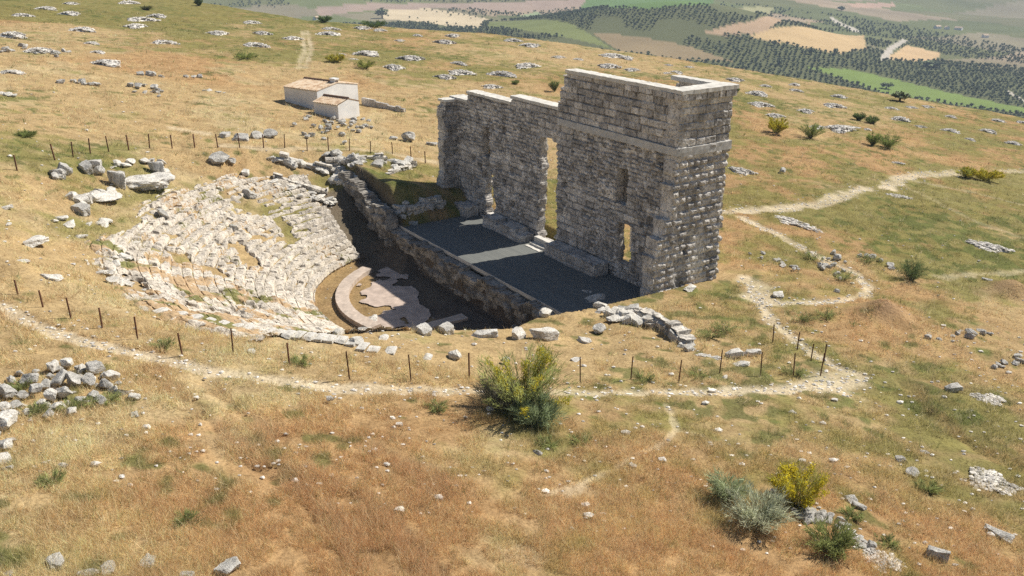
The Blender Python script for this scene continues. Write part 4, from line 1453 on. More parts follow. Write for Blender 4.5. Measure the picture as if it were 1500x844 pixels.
for k, lst in byarea.items():
    lst.sort()
    for i, (hx, hy, hw) in enumerate(lst):
        p_ = P(hx, hy)
        word = 'big' if hw >= 36 else ('small' if hw < 24 else 'grey')
        put_heap(p_, 1.3 * hw * mpp(p_), f'{word} heap of grey stones, {ORD[i]} from left {AREAS[k][1]}', ratio=random.uniform(.65, 1.1))
LONG = [((1060, 243), (1108, 258), 1.6, 'long grey stone heap beside the right face of the tall ruin'), ((1280, 282), (1336, 294), 1.8, 'grey stone heap where the pale path bends at the right'),
        ((1115, 310), (1200, 342), 2.0, 'long diagonal bank of grey stones beside the path right of the ruin'), ((1400, 348), (1486, 376), 2.2, 'long diagonal bank of grey stones on green grass by the right edge'),
        ((1412, 574), (1482, 598), 1.5, 'narrow grey stone heap behind a dark block near the right edge'), ((1392, 690), (1510, 728), 2.0, 'large foreground heap of grey stones at the right edge'),
        ((1255, 790), (1310, 850), 1.3, 'narrow strip of small stones running off the bottom right edge'), ((1180, 183), (1262, 190), 1.8, 'long low bank of grey stones behind the green bushes'),
        ((1300, 236), (1326, 240), .8, 'tiny heap of stones alone on dry grass above the path'), ((800, 625), (845, 640), 1.1, 'small heap of white stones at the foot of the big broom bush')]
for (ax, ay), (bx, by), wd, lab in LONG:
    a, b = P(ax, ay), P(bx, by)
    c = P((ax + bx) / 2, (ay + by) / 2)
    L = math.hypot(b[0] - a[0], b[1] - a[1])
    put_heap(c, L, lab, math.atan2(b[1] - a[1], b[0] - a[0]), min(1.2, wd / L * 1.3), .5 * min(1, 4 / L) + .15)

# ------------------------------------------------------------------ fence posts


def post_mesh():
    w_, t, h = .055, .012, 1.28
    pr = [(-w_ / 2, 0), (w_ / 2, 0), (w_ / 2, w_), (w_ / 2 - t, w_), (w_ / 2 - t, t), (-w_ / 2, t)]
    V = [(x, y, z) for z in (-.15, h) for x, y in pr]
    m = len(pr)
    Fc = [(i, (i + 1) % m, m + (i + 1) % m, m + i) for i in range(m)]
    o = mesh_obj('fence_post', np.array(V), [np.array(Fc), np.array([list(range(m))[::-1]]), np.array([list(range(m, 2 * m))])], M_RUST)
    me = o.data
    bpy.data.objects.remove(o)
    return me


PM = post_mesh()
near_posts = [(26, 434), (62, 449), (103, 464), (149, 478), (201, 496), (267, 523), (342, 522), (424, 539), (512, 556), (602, 558), (687, 553), (850, 560), (924, 557), (994, 562), (1054, 549),
              (1114, 552), (1162, 553), (1202, 549)]
side_posts = [(1132, 500), (1168, 510), (1188, 527), (1207, 529)]
far_posts = [(25, 251), (80, 235), (107, 230), (132, 224), (159, 221), (188, 219), (219, 217), (252, 217), (285, 217), (319, 217), (351, 216), (386, 216), (417, 216), (450, 220), (481, 220),
             (512, 221), (543, 226), (575, 226), (602, 233), (623, 241)]
for grp, lst, ph, wf in (('near fence posts', near_posts, 'along the near path fence', 1.0), ('corner fence posts', side_posts, 'in the short side run beside the path', 1.1), ('far fence posts', far_posts, 'in the far fence beyond the seating', 1.35)):
    for k, (px, py) in enumerate(lst):
        p_ = P(px, py)
        o = bpy.data.objects.new('fence_post', PM)
        COL.objects.link(o)
        o.location = p_
        o.scale = (wf, wf, random.uniform(.92, 1.04) * (.9 if grp[0] == 'f' else (np.interp(px, [0, 160, 320], [.62, .72, .98]) if grp[0] == 'n' else .74)))
        o.rotation_euler = (random.uniform(-.06, .06), random.uniform(-.06, .06), random.uniform(-.4, .4))
        tag(o, f'thin rusty iron post, {ORD[k]} from the left {ph}', 'fence post', grp)

# ------------------------------------------------------------------ farmhouse
HZ = 3.55


def house_block(name, parent, px0, px1, depth, h_eave, rise, z0, ext=0.15, tile=None):
    """px0, px1: photo feet of the long front wall; the roof ridge runs along it"""
    a, b = at_z(*px0, z0)[:2], at_z(*px1, z0)[:2]
    u = (b - a) / np.linalg.norm(b - a)
    L = np.linalg.norm(b - a)
    v = np.array([-u[1], u[0]])
    return a, u, v, L


farm = empty('farmhouse', at_z(450, 155, HZ))
tag(farm, 'small whitewashed farmhouse with tiled roof and chimney on the dry slope', 'house')
FL = np.array(farm.location)
m_tile, n_, l_, b_ = mat_new('roof_tiles', .9)
wv = N(n_, 'ShaderNodeTexNoise')
wv.inputs['Scale'].default_value = 2.2
wv.inputs['Detail'].default_value = 5
tc = N(n_, 'ShaderNodeTexCoord')
l_.new(tc.outputs['Object'], wv.inputs['Vector'])
l_.new(ramp(n_, l_, wv.outputs['Fac'], [(.32, (.38, .25, .16)), (.48, (.58, .43, .29)), (.62, (.66, .54, .40)), (.75, (.50, .42, .33))]), b_.inputs['Base Color'])


def hb_make(a, u, v, L, D, he, rise, rp, parent, name, chim=False):
    """gabled block; rp = ridge position across the depth 0..1"""
    def pt(x, y, z):
        q = a + u * x + v * y
        return np.array([q[0], q[1], HZ + z]) - FL
    bz = -.6
    V = [pt(0, 0, bz), pt(L, 0, bz), pt(L, D, bz), pt(0, D, bz), pt(0, 0, he), pt(L, 0, he), pt(L, D, he), pt(0, D, he), pt(0, D * rp, he + rise), pt(L, D * rp, he + rise)]
    wall = mesh_obj('wall', V, [np.array([(0, 1, 5, 4), (2, 3, 7, 6)]), np.array([(1, 2, 6, 9, 5), (3, 0, 4, 8, 7)])], M_WHITE, parent)
    # roof: two pitches of corrugated tile
    ov, th = .12, .1
    nx = int(L / .06)
    xs = np.linspace(-ov * .3, L + ov * .3, nx)
    RV, RF = [], []
    for (y0, z0, y1, z1) in ((-ov, he - ov * rise / (D * rp), D * rp, he + rise), (D + ov, he - ov * rise / (D * (1 - rp)), D * rp, he + rise)):
        for side in (0, 1):
            i0 = len(RV)
            for x in xs:
                cz = .045 * math.cos(x / .24 * 2 * math.pi)
                for q in (0, .5, 1):
                    RV.append(pt(x, y0 + (y1 - y0) * q, z0 + (z1 - z0) * q + th * (.65 if side else .05) + cz))
            for i in range(nx - 1):
                for j in range(2):
                    k = i0 + i * 3 + j
                    RF.append((k, k + 3, k + 4, k + 1))
    mesh_obj('roof', RV, np.array(RF), m_tile, parent)
    # ridge
    RV, n = [], 30
    for x in np.linspace(0, L, n):
        for q in range(6):
            an = math.pi * q / 5
            RV.append(pt(x, D * rp + .16 * math.cos(an), he + rise + .06 + .16 * math.sin(an)))
    RF = [(i * 6 + j, i * 6 + j + 1, i * 6 + j + 7, i * 6 + j + 6) for i in range(n - 1) for j in range(5)]
    mesh_obj('ridge', RV, np.array(RF), M_DARKROOF, parent)
    if chim:
        c = []
        for z in (he + rise - .5, he + rise + .3, he + rise + .3, he + rise + .45):
            w_ = .34 if len(c) < 8 else .42
            c += [pt(L - .45 + sx * w_, D * rp + sy * w_ * .8, z) for sx, sy in ((-1, -1), (1, -1), (1, 1), (-1, 1))]
        F_ = []
        for k in range(3):
            F_ += [(4 * k + i, 4 * k + (i + 1) % 4, 4 * k + 4 + (i + 1) % 4, 4 * k + 4 + i) for i in range(4)]
        F_.append((12, 13, 14, 15))
        mesh_obj('chimney', c, np.array(F_), M_WHITE, parent)


a, u, v, L = house_block('', farm, (418, 151), (466, 158), 0, 0, 0, HZ)
gv = at_z(503, 141, HZ)[:2] - (a + u * L)
D = float(gv @ v)
print('house L,D', L, D)
hb_make(a, u, v, L, min(max(D, 3.5), 6.0), 1.75, .5, .5, farm, 'main', True)
a2, u2, v2, L2 = house_block('', farm, (466, 165), (496, 171), 0, 0, 0, HZ - .2)
gv = at_z(529, 165, HZ - .2)[:2] - (a2 + u2 * L2)
print('annex', L2, float(gv @ v), float(gv @ u))
a2 = at_z(496, 171, HZ - .2)[:2] - u * (L2 + .1)
hb_make(a2, u, v, L2 + .1, min(max(float(gv @ v), 2.5), 4.6), .95, .42, .5, farm, 'annex')
# garden wall to the right
wa, wb = P(530, 153), P(592, 166)
L = math.hypot(wb[0] - wa[0], wb[1] - wa[1])
uu = (wb[:2] - wa[:2]) / L
vv = np.array([-uu[1], uu[0]])
fw = slab('field_wall', lambda u_, v_, w: np.stack([wa[0] + uu[0] * u_ - vv[0] * w, wa[1] + uu[1] * u_ - vv[1] * w, np.interp(u_, [0, L], [wa[2], wb[2]]) + v_], -1), 0, L, -.3, .9, .35,
          lambda u_, v_: v_ < .75 - .3 * u_ / L + .2 * (fbm(u_, v_, 1.2, 2, 8) - .5), lambda u_, v_: ((fbm(u_, v_, .3, 2, 3) - .5) * .1, .5 + 0 * u_), lambda u_, v_: (0 * u_, .5 + 0 * u_), M_WALL, None, .15, 3)
tag(fw, 'low rough stone wall running right from the white farmhouse', 'wall')

# ------------------------------------------------------------------ bushes


def blades(base, dirn, length, width, cols, r):
    """thin triangles"""
    n = len(base)
    sidev = np.cross(dirn, r.normal(size=(n, 3)))
    sidev /= np.linalg.norm(sidev, axis=1, keepdims=True) + 1e-9
    V = np.empty((n, 3, 3))
    V[:, 0] = base - sidev * width[:, None] * .5
    V[:, 1] = base + sidev * width[:, None] * .5
    V[:, 2] = base + dirn * length[:, None]
    return V.reshape(-1, 3), np.arange(3 * n).reshape(-1, 3), np.repeat(cols, 3, 0)


def broom(name, p_, R, H, label, cat, seed, col, flower=0.0, fcol=(.55, .42, .03), n_stem=70, n_bl=90, lean=(0, 0), wid=.02, group=None, bl=.32, under=None):
    r = np.random.default_rng(seed)
    root = empty(name, p_)
    tag(root, label, cat, group)
    SV, SF, b = [], [], 0
    tips = []
    for i in range(n_stem):
        a, q = r.uniform(0, 6.283), r.uniform(.1, 1) ** .6
        hx, hy = math.cos(a) * q * R + lean[0], math.sin(a) * q * R + lean[1]
        h = H * r.uniform(.55, 1) * (1 - .28 * q ** 2)
        t = np.linspace(0, 1, 6)
        bend = t ** 1.3
        pts = np.c_[hx * bend + math.cos(a) * R * .12, hy * bend + math.sin(a) * R * .12, h * (t ** .85) - .05]
        pts[1:-1] += r.normal(0, .03 * R, (4, 3))
        tips.append(pts)
        for k in range(6):
            w_ = .028 * (1 - t[k] * .8) * max(.6, H / 2.5)
            for e in range(3):
                an = e * 2.094
                SV.append(pts[k] + [math.cos(an) * w_, math.sin(an) * w_, 0])
        for k in range(5):
            for e in range(3):
                SF.append((b + k * 3 + e, b + k * 3 + (e + 1) % 3, b + (k + 1) * 3 + (e + 1) % 3, b + (k + 1) * 3 + e))
        b += 18
    mesh_obj('stem', np.array(SV), np.array(SF), M_BARK, root)
    tips = np.array(tips)
    ns = n_stem * n_bl
    si = r.integers(0, n_stem, ns)
    tp = 1 - r.uniform(0, 1, ns) ** 1.5 * .85
    f = tp * 5
    k = np.minimum(f.astype(int), 4)
    fr = (f - k)[:, None]
    pos = tips[si, k] * (1 - fr) + tips[si, k + 1] * fr + r.normal(0, (.045 if R > 1.3 else .075) * R, (ns, 3))
    dirn = (tips[si, k + 1] - tips[si, k])
    dirn /= np.linalg.norm(dirn, axis=1, keepdims=True) + 1e-9
    dirn = dirn + r.normal(0, .45, (ns, 3)) + [0, 0, .25]
    dirn /= np.linalg.norm(dirn, axis=1, keepdims=True)
    cs = 1.5 * np.array(col)[None] * (.55 + .9 * hsh(si, si * 0 + seed))[:, None] * r.uniform(.7, 1.3, (ns, 1))
    V, Fc, Cc = blades(pos, dirn, r.uniform(.5, 1.2, ns) * bl, np.full(ns, wid) * r.uniform(.6, 1.4, ns), cs, r)
    mesh_obj('foliage', V, Fc, M_LEAF, root, {'Col': Cc})
    if flower:
        fs = np.where(hsh(np.arange(n_stem), np.full(n_stem, seed + 5)) < flower)[0]
        nf = len(fs) * 110
        si = r.choice(fs, nf)
        tp = 1 - r.uniform(0, 1, nf) ** 1.6 * .45
        f = tp * 5
        k = np.minimum(f.astype(int), 4)
        fr = (f - k)[:, None]
        pos = tips[si, k] * (1 - fr) + tips[si, k + 1] * fr + r.normal(0, (.04 if R > 1.3 else .07) * R, (nf, 3))
        dirn = r.normal(size=(nf, 3)) + [0, 0, .6]
        dirn /= np.linalg.norm(dirn, axis=1, keepdims=True)
        V, Fc, Cc = blades(pos, dirn, np.full(nf, bl * .3), np.full(nf, max(wid * 2.2, bl * .15)), np.array(fcol)[None] * r.uniform(.7, 1.25, (nf, 1)), r)
        mesh_obj('flowers', V, Fc, M_LEAF, root, {'Col': Cc})
    return root


GRN = (.12, .15, .055)
p_ = P(762, 607)
k_ = mpp(p_)
broom('broom_bush', p_, 70 * k_, 104 * k_, 'big flowering broom bush with yellow tips beside the pale path', 'bush', 3, (.27, .295, .11), .32, (.58, .50, .06), 60, 60, (0.05, .1), .024, bl=.38)
p2 = P(735, 596)
broom('thorny_bush', p2, 42 * k_, 44 * k_, 'dark grey twiggy bush tangled at the foot of the big broom', 'bush', 4, (.12, .115, .08), 0, n_stem=90, n_bl=60, wid=.018)
p2 = P(785, 622)
broom('leafy_bush', p2, 36 * k_, 40 * k_, 'low grey green bush at the right foot of the big broom', 'bush', 5, (.19, .225, .125), 0, n_stem=60, n_bl=60, wid=.03)
p_ = P(1168, 742)
k_ = mpp(p_)
broom('broom_bush', p_, 38 * k_, 62 * k_, 'bright yellow flowered broom above the grey rock spill', 'bush', 7, (.26, .25, .06), .75, (.72, .60, .05), 46, 34, (.1, .2), .022)
p2 = P(1110, 765)
broom('grey_shrub', p2, 48 * k_, 44 * k_, 'wide silvery grey green shrub left of the yellow broom', 'bush', 8, (.33, .34, .235), 0, n_stem=70, n_bl=48, wid=.026, bl=.26)
p2 = P(1065, 728)
broom('grey_shrub', p2, 32 * k_, 36 * k_, 'small pale green shrub at the left tip of the silvery shrub', 'bush', 9, (.27, .30, .175), 0, n_stem=50, n_bl=42, wid=.024, bl=.26)
p2 = P(1218, 805)
broom('leafy_bush', p2, 34 * k_, 34 * k_, 'low green bush below the rock spill near the bottom', 'bush', 10, (.20, .22, .08), 0, n_stem=55, n_bl=48, wid=.025, bl=.26)
FARB = [(1137, 196, 20, 22, 'round yellow flowered bush right of the tall ruin corner', (.22, .21, .04), .75), (1187, 202, 20, 20, 'green bush right of the round yellow one', (.13, .15, .05), 0),
        (1278, 213, 11, 17, 'left half of the green bush pair on the far right slope', (.13, .155, .045), 0), (1300, 217, 18, 18, 'right half of the green bush pair on the far right slope', (.12, .15, .045), 0),
        (1415, 259, 15, 12, 'low yellow green bush left of the yellow one by the path', (.22, .22, .05), .4), (1445, 264, 23, 15, 'wide yellow bush at the end of the pale path', (.25, .23, .04), .7),
        (1335, 410, 26, 26, 'round dark green bush beside the line of stones', (.085, .11, .045), 0), (1258, 176, 10, 10, 'small dark bush, left of two on the far slope', (.085, .11, .04), 0),
        (1277, 181, 11, 9, 'small dark bush, right of two on the far slope', (.085, .11, .04), 0), (492, 92, 15, 12, 'yellow green bush beyond the farmhouse', (.22, .21, .05), .3),
        (535, 100, 20, 10, 'low olive bush between stone heaps beyond the farmhouse', (.17, .18, .05), 0), (360, 86, 20, 7, 'low green bush on the slope left of the track', (.15, .17, .055), 0),
        (548, 40, 22, 9, 'wide dark green thicket on the far ridge', (.07, .1, .035), 0), (475, 33, 13, 8, 'dark bush on the ridge right of the track', (.07, .1, .035), 0), (520, 30, 17, 7, 'dark bush between thicket and ridge track', (.07, .1, .035), 0),
        (788, 57, 14, 10, 'single green bush on the ridge above the ruin', (.1, .13, .045), 0), (812, 134, 9, 14, 'green bush just behind the ruin step', (.12, .14, .05), 0), (755, 124, 5, 5, 'tiny bush left of the ruin step', (.13, .15, .05), 0),
        (215, 15, 8, 5, 'tiny dark bush on the left crest', (.1, .1, .04), 0), (292, 9, 7, 9, 'small dark tree like bush on the left skyline', (.06, .08, .03), 0), (38, 200, 16, 6, 'low green patch bush at the left edge', (.14, .16, .055), 0),
        (1078, 135, 5, 5, 'tiny bush right behind the tall ruin corner', (.12, .14, .05), 0), (1500, 120, 10, 12, 'dark bush at the right edge below the ridge', (.06, .09, .03), 0), (985, 155, 6, 4, '', (.1, .1, .1), 0)]
for i, (px, py, rw, hh, lab, col, fl) in enumerate(FARB):
    if not lab:
        continue
    p_ = P(px, py)
    k_ = mpp(p_)
    if k_ > .4:
        continue
    col = tuple(q * 1.25 for q in col)
    broom('bush', p_, rw * k_ * .85, hh * k_ * 1.15, lab, 'bush', 40 + i, col, fl, (.6, .5, .04), 42, 48, (0, 0), .5 * k_, 'bushes on the far slopes', max(.3, 2.8 * k_))

# weed tufts along rocks and path
WEEDS = [(30, 570, 'between boulders of the left rock pile'), (50, 605, 'at the front of the left rock pile'), (130, 595, 'right of the left rock pile front'), (160, 590, 'at the right end of the left rock pile'),
         (1020, 555, 'at the fence foot beside the third post right of the broom'), (945, 560, 'on the path edge right of the broom'), (1180, 470, 'beside the narrow path below the mound'),
         (1210, 465, 'left of the brown earth mound'), (1040, 495, 'in the hollow right of the diagonal row'), (1060, 485, 'on the slope behind the small cluster'), (1165, 548, 'between the last two near posts'),
         (1270, 385, 'beside the line leading to the dark bush'), (1235, 410, 'inside the loop of the path'), (1190, 380, 'at the top of the path loop rubble'), (640, 600, 'left of the thorny bush'),
         (800, 655, 'below the white stones by the broom'), (850, 650, 'right of the white stones by the broom'), (100, 600, 'in front of the middle of the rock pile'), (240, 510, 'above the path by the fifth post'),
         (440, 535, 'inside the near fence left of the broom'), (1245, 760, 'among the rocks right of the yellow broom'), (1300, 800, 'beside the strip of small stones'), (75, 707, 'alone in the left field'),
         (270, 765, 'in the lower left field'), (1360, 720, 'left of the large foreground heap')]
for i, (px, py, wh) in enumerate(WEEDS):
    p_ = P(px, py)
    k_ = mpp(p_)
    broom('weed_clump', p_, 18 * k_, 13 * k_, f'green weed clump {wh}', 'plant', 90 + i, (.22, .24, .095), 0, n_stem=26, n_bl=26, wid=.022, bl=.2, group='green weed clumps')

# ------------------------------------------------------------------ grass


def grass(n, r0, r1, seed, hscale, name, label):
    r = np.random.default_rng(seed)
    th = np.radians(r.uniform(-37, 37, n))
    q = r.uniform(0, 1, n)
    rad = 1 / (1 / r0 + q * (1 / r1 - 1 / r0))
    x, y = np.sin(th) * rad, np.cos(th) * rad
    z, pm = ground_z(x, y)
    s, d = sd_of(x, y)
    rc = np.hypot(s - SCN, d - DCN)
    clump = fbm(x, y, .7, 2, 51) * .7 + fbm(x, y, 3.5, 2, 52) * .5
    ok = (pm < .25 + .2 * r.uniform(size=n)) & ~((rc < 22.5) & (d > 6) & (clump < .78)) & ~((rc < 10.5) & (d > 5)) & ~((s > -1.6) & (s < 26.5) & (d > -7) & (d < 8.5) & ((d > -1.5) | (s < 1.5)))
    ok &= clump > .53
    ok &= ~((s > 14) & (s < 30) & (d > 6.8) & (d < 11))
    x, y, z, clump, rad = x[ok], y[ok], z[ok], clump[ok], rad[ok]
    c, gg = soil_color(x, y)
    rt = rut_mask(x, y)
    c = mix(c, c3((.33, .21, .115)), rt * .45)
    m = len(x)
    nb = 5
    c = np.minimum((c * .92 + .08 * c.mean(1, keepdims=True)) * 1.95 * r.uniform(.55, 1.5, (m, 1)), .85)
    light = r.uniform(size=m) < .22
    c[light] = c[light] * .5 + np.array([.85, .70, .44]) * .5
    hgt = hscale * (.45 + 1.1 * clump) * r.uniform(.6, 1.5, m) * (1 + .5 * rt)
    tall = r.uniform(size=m) < .045
    hgt = np.where(tall, hgt * 2.0, hgt)
    hgt = np.minimum(hgt, .75)
    c[tall] = np.where((r.uniform(size=(int(tall.sum()), 1)) < .6), c[tall] * .4 + np.array([.88, .76, .5]) * .6, np.array([[.20, .23, .08]]))
    base = np.repeat(np.c_[x, y, z - .02], nb, 0)
    sp = (.05 + .0011 * np.repeat(rad, nb))
    base[:, :2] += r.normal(0, 1, (m * nb, 2)) * sp[:, None]
    dirn = np.c_[r.normal(0, .6, (m * nb, 2)) + [.1, -.05], np.ones(m * nb)]
    dirn /= np.linalg.norm(dirn, axis=1, keepdims=True)
    wd = np.repeat(.011 * rad / 30, nb) * r.uniform(.7, 1.6, m * nb)
    V, Fc, Cc = blades(base, dirn, np.repeat(hgt, nb) * r.uniform(.6, 1.1, m * nb), wd, np.repeat(c, nb, 0) * r.uniform(.8, 1.2, (m * nb, 1)), r)
    o = mesh_obj(name, V, Fc, M_LEAF, None, {'Col': Cc})
    tag(o, label, 'grass', kind='stuff')


grass(250000, 16.5, 190, 1, .24, 'grass', 'dry straw coloured grass over the hillside')

# loose pebbles along the paths and over the bare ground
r = np.random.default_rng(12)
vs, fs, ts, b = [], [], [], 0
for pts, w_, k in PATHS[:8]:
    pts = np.array(pts)
    L = np.concatenate([[0], np.cumsum(np.hypot(*np.diff(pts, axis=0).T))])
    n = int(L[-1] * 9)
    t = r.uniform(0, L[-1], n)
    x = np.interp(t, L, pts[:, 0]) + r.normal(0, w_ * .7, n)
    y = np.interp(t, L, pts[:, 1]) + r.normal(0, w_ * .7, n)
    z, _ = ground_z(x, y)
    for i in range(n):
        v, f = ICO1
        sz = r.uniform(.03, .10)
        vs.append(v * sz * [1.2, .9, .6] * (1 + .3 * r.normal(size=(len(v), 1)) * .5) + [x[i], y[i], z[i] + sz * .1])
        fs.append(f + b)
        ts.append(np.full(len(v), r.uniform(.4, 1)))
        b += len(v)
n = 1500
px_ = r.uniform(-20, 1520, n)
py_ = r.uniform(215, 844, n)
for i in range(n):
    d = ray(px_[i], py_[i])
    p_ = CAM + d * (1.5 - CAM_Z) / d[2]
    s, dd = sd_of(p_[0], p_[1])
    if -1.5 < s < 27 and -7 < dd < 11:
        continue
    z = ground_z(np.array([p_[0]]), np.array([p_[1]]))[0][0]
    v, f = ICO1
    sz = r.uniform(.03, .09) * (1 + (r.uniform() < .08))
    vs.append(v * sz * [1.2, .9, .6] * (1 + .3 * r.normal(size=(len(v), 1)) * .5) + [p_[0], p_[1], z + sz * .3])
    fs.append(f + b)
    ts.append(np.full(len(v), r.uniform(.5, 1)))
    b += len(v)
o = mesh_obj('pebbles', np.concatenate(vs), np.concatenate(fs), M_HEAP, None, {'tone': np.concatenate(ts)})
tag(o, 'pale pebbles scattered along the paths and over the dry ground', 'pebbles', kind='stuff')

# ------------------------------------------------------------------ olive groves in the valley
r = np.random.default_rng(21)
M_OLIVE = m_leaf('olive_leaf', .15)


def tree_mesh(seed, nleaf):
    r = np.random.default_rng(seed)
    cl = r.normal(size=(9, 3))
    cl /= np.linalg.norm(cl, axis=1, keepdims=True)
    cl = cl * [.75, .75, .45] * r.uniform(.5, 1, (9, 1)) + [0, 0, 1.25]
    ci = r.integers(0, 9, nleaf)
    pos = cl[ci] + r.normal(0, .24, (nleaf, 3))
    dirn = r.normal(size=(nleaf, 3))
    dirn /= np.linalg.norm(dirn, axis=1, keepdims=True)
    col = np.array([.17, .195, .115])[None] * (.6 + .8 * hsh(ci, ci * 0 + seed))[:, None] * r.uniform(.7, 1.3, (nleaf, 1))
    return blades(pos, dirn, np.full(nleaf, .62), np.full(nleaf, .5), col, r)


# candidate positions on planted rows
cand = []
sp = 6.2
X, Y = np.meshgrid(np.arange(-700, 1100, sp), np.arange(150, 1500, sp))
ang = .45
X, Y = X.ravel(), Y.ravel()
x = X * math.cos(ang) - Y * math.sin(ang)
y = X * math.sin(ang) + Y * math.cos(ang)
x, y = np.concatenate([x, ]), np.concatenate([y, ])
x = x + r.normal(0, .7, len(x))
y = y + r.normal(0, .7, len(y))
rad = np.hypot(x, y)
th = np.arctan2(x, y)
ok = (np.abs(np.degrees(th)) < 34) & (rad > r_edge(th) + 120) & (rad < 1500) & (y > 0)
x, y, rad, th = x[ok], y[ok], rad[ok], th[ok]
_, fm = valley_color(x, y)
grove = fbm(x, y, 150, 3, 55)
left = np.degrees(th) < -4
ok = (fm < .5) & (grove > .33) & (~left | (grove > .56)) & (r.uniform(size=len(x)) > sst(1000, 1500, rad) * .7)
x, y, rad, th = x[ok], y[ok], rad[ok], th[ok]
# a few trees on the pale field of the left ridge
ex = np.array([P(a, b)[:2] for a, b in [(625, 17), (633, 16), (640, 19), (648, 18), (656, 20), (664, 20), (672, 22), (680, 23), (688, 24), (697, 26), (622, 15), (660, 24), (690, 28), (612, 28), (640, 33), (655, 36), (600, 27), (706, 27), (668, 36)]])
x, y = np.concatenate([x, ex[:, 0]]), np.concatenate([y, ex[:, 1]])
z = h0(x, y)
pr_ = np.c_[x, y, z] - CAM
depth = pr_ @ FWD
ppx, ppy = 750 + F_PX * pr_[:, 0] / depth, 422 - F_PX * (pr_ @ UPV) / depth
# seen or hidden behind the hill edge?
vis = np.ones(len(x), bool)
for f in np.linspace(.08, .98, 90):
    qx, qy, qz = x * f, y * f, CAM_Z + (z + 3 - CAM_Z) * f
    vis &= qz > h0(qx, qy) - .2
keep = vis & (ppy > -12)
x, y, z, depth, ppx = x[keep], y[keep], z[keep], depth[keep], ppx[keep]
o_ = np.argsort(depth)
x, y, z, depth, ppx = x[o_], y[o_], z[o_], depth[o_], ppx[o_]
print('olive trees', len(x), depth[:3], depth[-3:])
T_HI = []
for s in range(4):
    V, Fc, Cc = tree_mesh(s, 130)
    o = mesh_obj('crown', V, Fc, M_OLIVE, None, {'Col': Cc})
    T_HI.append(o.data)
    bpy.data.objects.remove(o)
tv = np.array([(math.cos(a) * q, math.sin(a) * q, zz) for zz, q in ((-.4, .16), (1.1, .1)) for a in np.arange(5) * 1.2566])
tf = np.array([(i, (i + 1) % 5, 5 + (i + 1) % 5, 5 + i) for i in range(5)])
o = mesh_obj('trunk', tv, tf, M_BARK)
T_TR = o.data
bpy.data.objects.remove(o)
for i in range(min(300, len(x))):
    e = empty('olive_tree', (x[i], y[i], z[i]), r.uniform(0, 6.28))
    sc = r.uniform(.85, 1.6)
    e.scale = (sc, sc, sc * r.uniform(.8, 1.05))
    tag(e, 'small grey green olive tree in the planted groves of the near valley', 'olive tree', 'olive trees in the valley groves')
    for nm, me in (('crown', T_HI[i % 4]), ('trunk', T_TR)):
        c = bpy.data.objects.new(nm, me)
        COL.objects.link(c)
        c.parent = e
xs_, ys_, zs_ = x[300:], y[300:], z[300:]
if len(xs_):
    protos = [tree_mesh(s + 50, 34) for s in range(5)]
    AV, AC = [], []
    for k in range(5):
        sel = np.arange(k, len(xs_), 5)
        V, Fc, Cc = protos[k]
        V = V.reshape(-1, 3, 3)
        cen = V.mean(1, keepdims=True)
        V = (cen + (V - cen) * 1.7).reshape(-1, 3)
        sc = r.uniform(.85, 1.65, len(sel))
        AV.append((V[None] * sc[:, None, None] + np.c_[xs_[sel], ys_[sel], zs_[sel]][:, None, :]).reshape(-1, 3))
        AC.append((Cc[None] * r.uniform(.75, 1.25, (len(sel), 1, 1))).reshape(-1, 3))
    AV = np.concatenate(AV)
    o = mesh_obj('olive_groves', AV, np.arange(len(AV)).reshape(-1, 3), M_OLIVE, None, {'Col': np.concatenate(AC)})
    tag(o, 'distant olive groves reading as dotted rows across the valley', 'trees', kind='stuff')

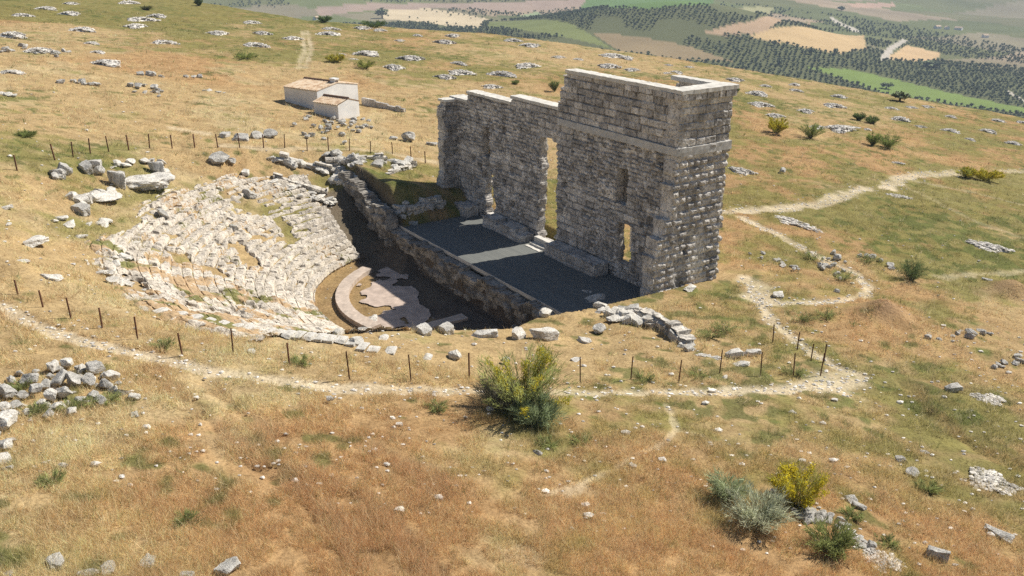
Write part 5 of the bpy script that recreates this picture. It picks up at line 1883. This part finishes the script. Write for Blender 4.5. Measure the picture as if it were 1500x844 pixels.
# bigger trees and far farm buildings
TREES = [(1134, 67, 4, 7, 'single dark tree on the tan field'), (1188, 80, 5, 9, 'dark tree left of two below the tan field'), (1224, 80, 4, 8, 'dark tree right of two below the tan field'),
         (1298, 130, 8, 8, 'dark green tree left of the pair on the bright green strip'), (1318, 148, 12, 12, 'larger dark tree right of the pair by the bright green strip'), (560, 27, 8, 12, 'dark tree at the left end of the pale field'),
         (1142, 95, 5, 8, 'dark tree in the grove above the slope'), (1365, 98, 14, 8, 'wide dark tree below the small tan field'), (1232, 16, 5, 6, 'dark tree by the far road')]
for i, (px, py, rw, hh, lab) in enumerate(TREES):
    p_ = P(px, py)
    k_ = mpp(p_)
    e = empty('tree', p_)
    sc = hh * k_ / 1.9
    e.scale = (rw * k_, rw * k_, sc)
    tag(e, lab, 'tree', 'larger trees in the valley')
    for nm, me in (('crown', T_HI[i % 4]), ('trunk', T_TR)):
        c = bpy.data.objects.new(nm, me)
        COL.objects.link(c)
        c.parent = e
for i, (px, py, wpx, lab) in enumerate([(1373, 42, 9, 'small white farm building, left of three far in the valley'), (1387, 43, 8, 'small white farm building, middle of three far in the valley'),
                                        (1404, 44, 10, 'small white farm building, right of three far in the valley'), (1443, 55, 8, 'tiny white building alone right of the three far ones'), (463, 29, 8, 'tiny white building on the ridge beside dark bushes')]):
    p_ = P(px, py)
    k_ = mpp(p_)
    w_, d__, h_ = wpx * k_ * .5, wpx * k_ * .35, 3.2 * k_
    e = empty('farm_building', p_, .4 + i)
    tag(e, lab, 'building', 'far farm buildings')
    V = np.array([(sx * w_, sy * d__, zz) for zz in (-1, h_) for sx, sy in ((-1, -1), (1, -1), (1, 1), (-1, 1))] + [(-w_, 0, h_ * 1.5), (w_, 0, h_ * 1.5)])
    mesh_obj('wall', V, [np.array([(0, 1, 5, 4), (2, 3, 7, 6)]), np.array([(1, 2, 6, 9, 5), (3, 0, 4, 8, 7)])], M_WHITE, e)
    q = 1.06
    V = np.array([(-w_ * q, -d__ * q, h_), (w_ * q, -d__ * q, h_), (w_ * q, 0, h_ * 1.55), (-w_ * q, 0, h_ * 1.55), (w_ * q, d__ * q, h_), (-w_ * q, d__ * q, h_)])
    mesh_obj('roof', V, np.array([(0, 1, 2, 3), (3, 2, 4, 5)]), m_tile, e)
print('DONE')
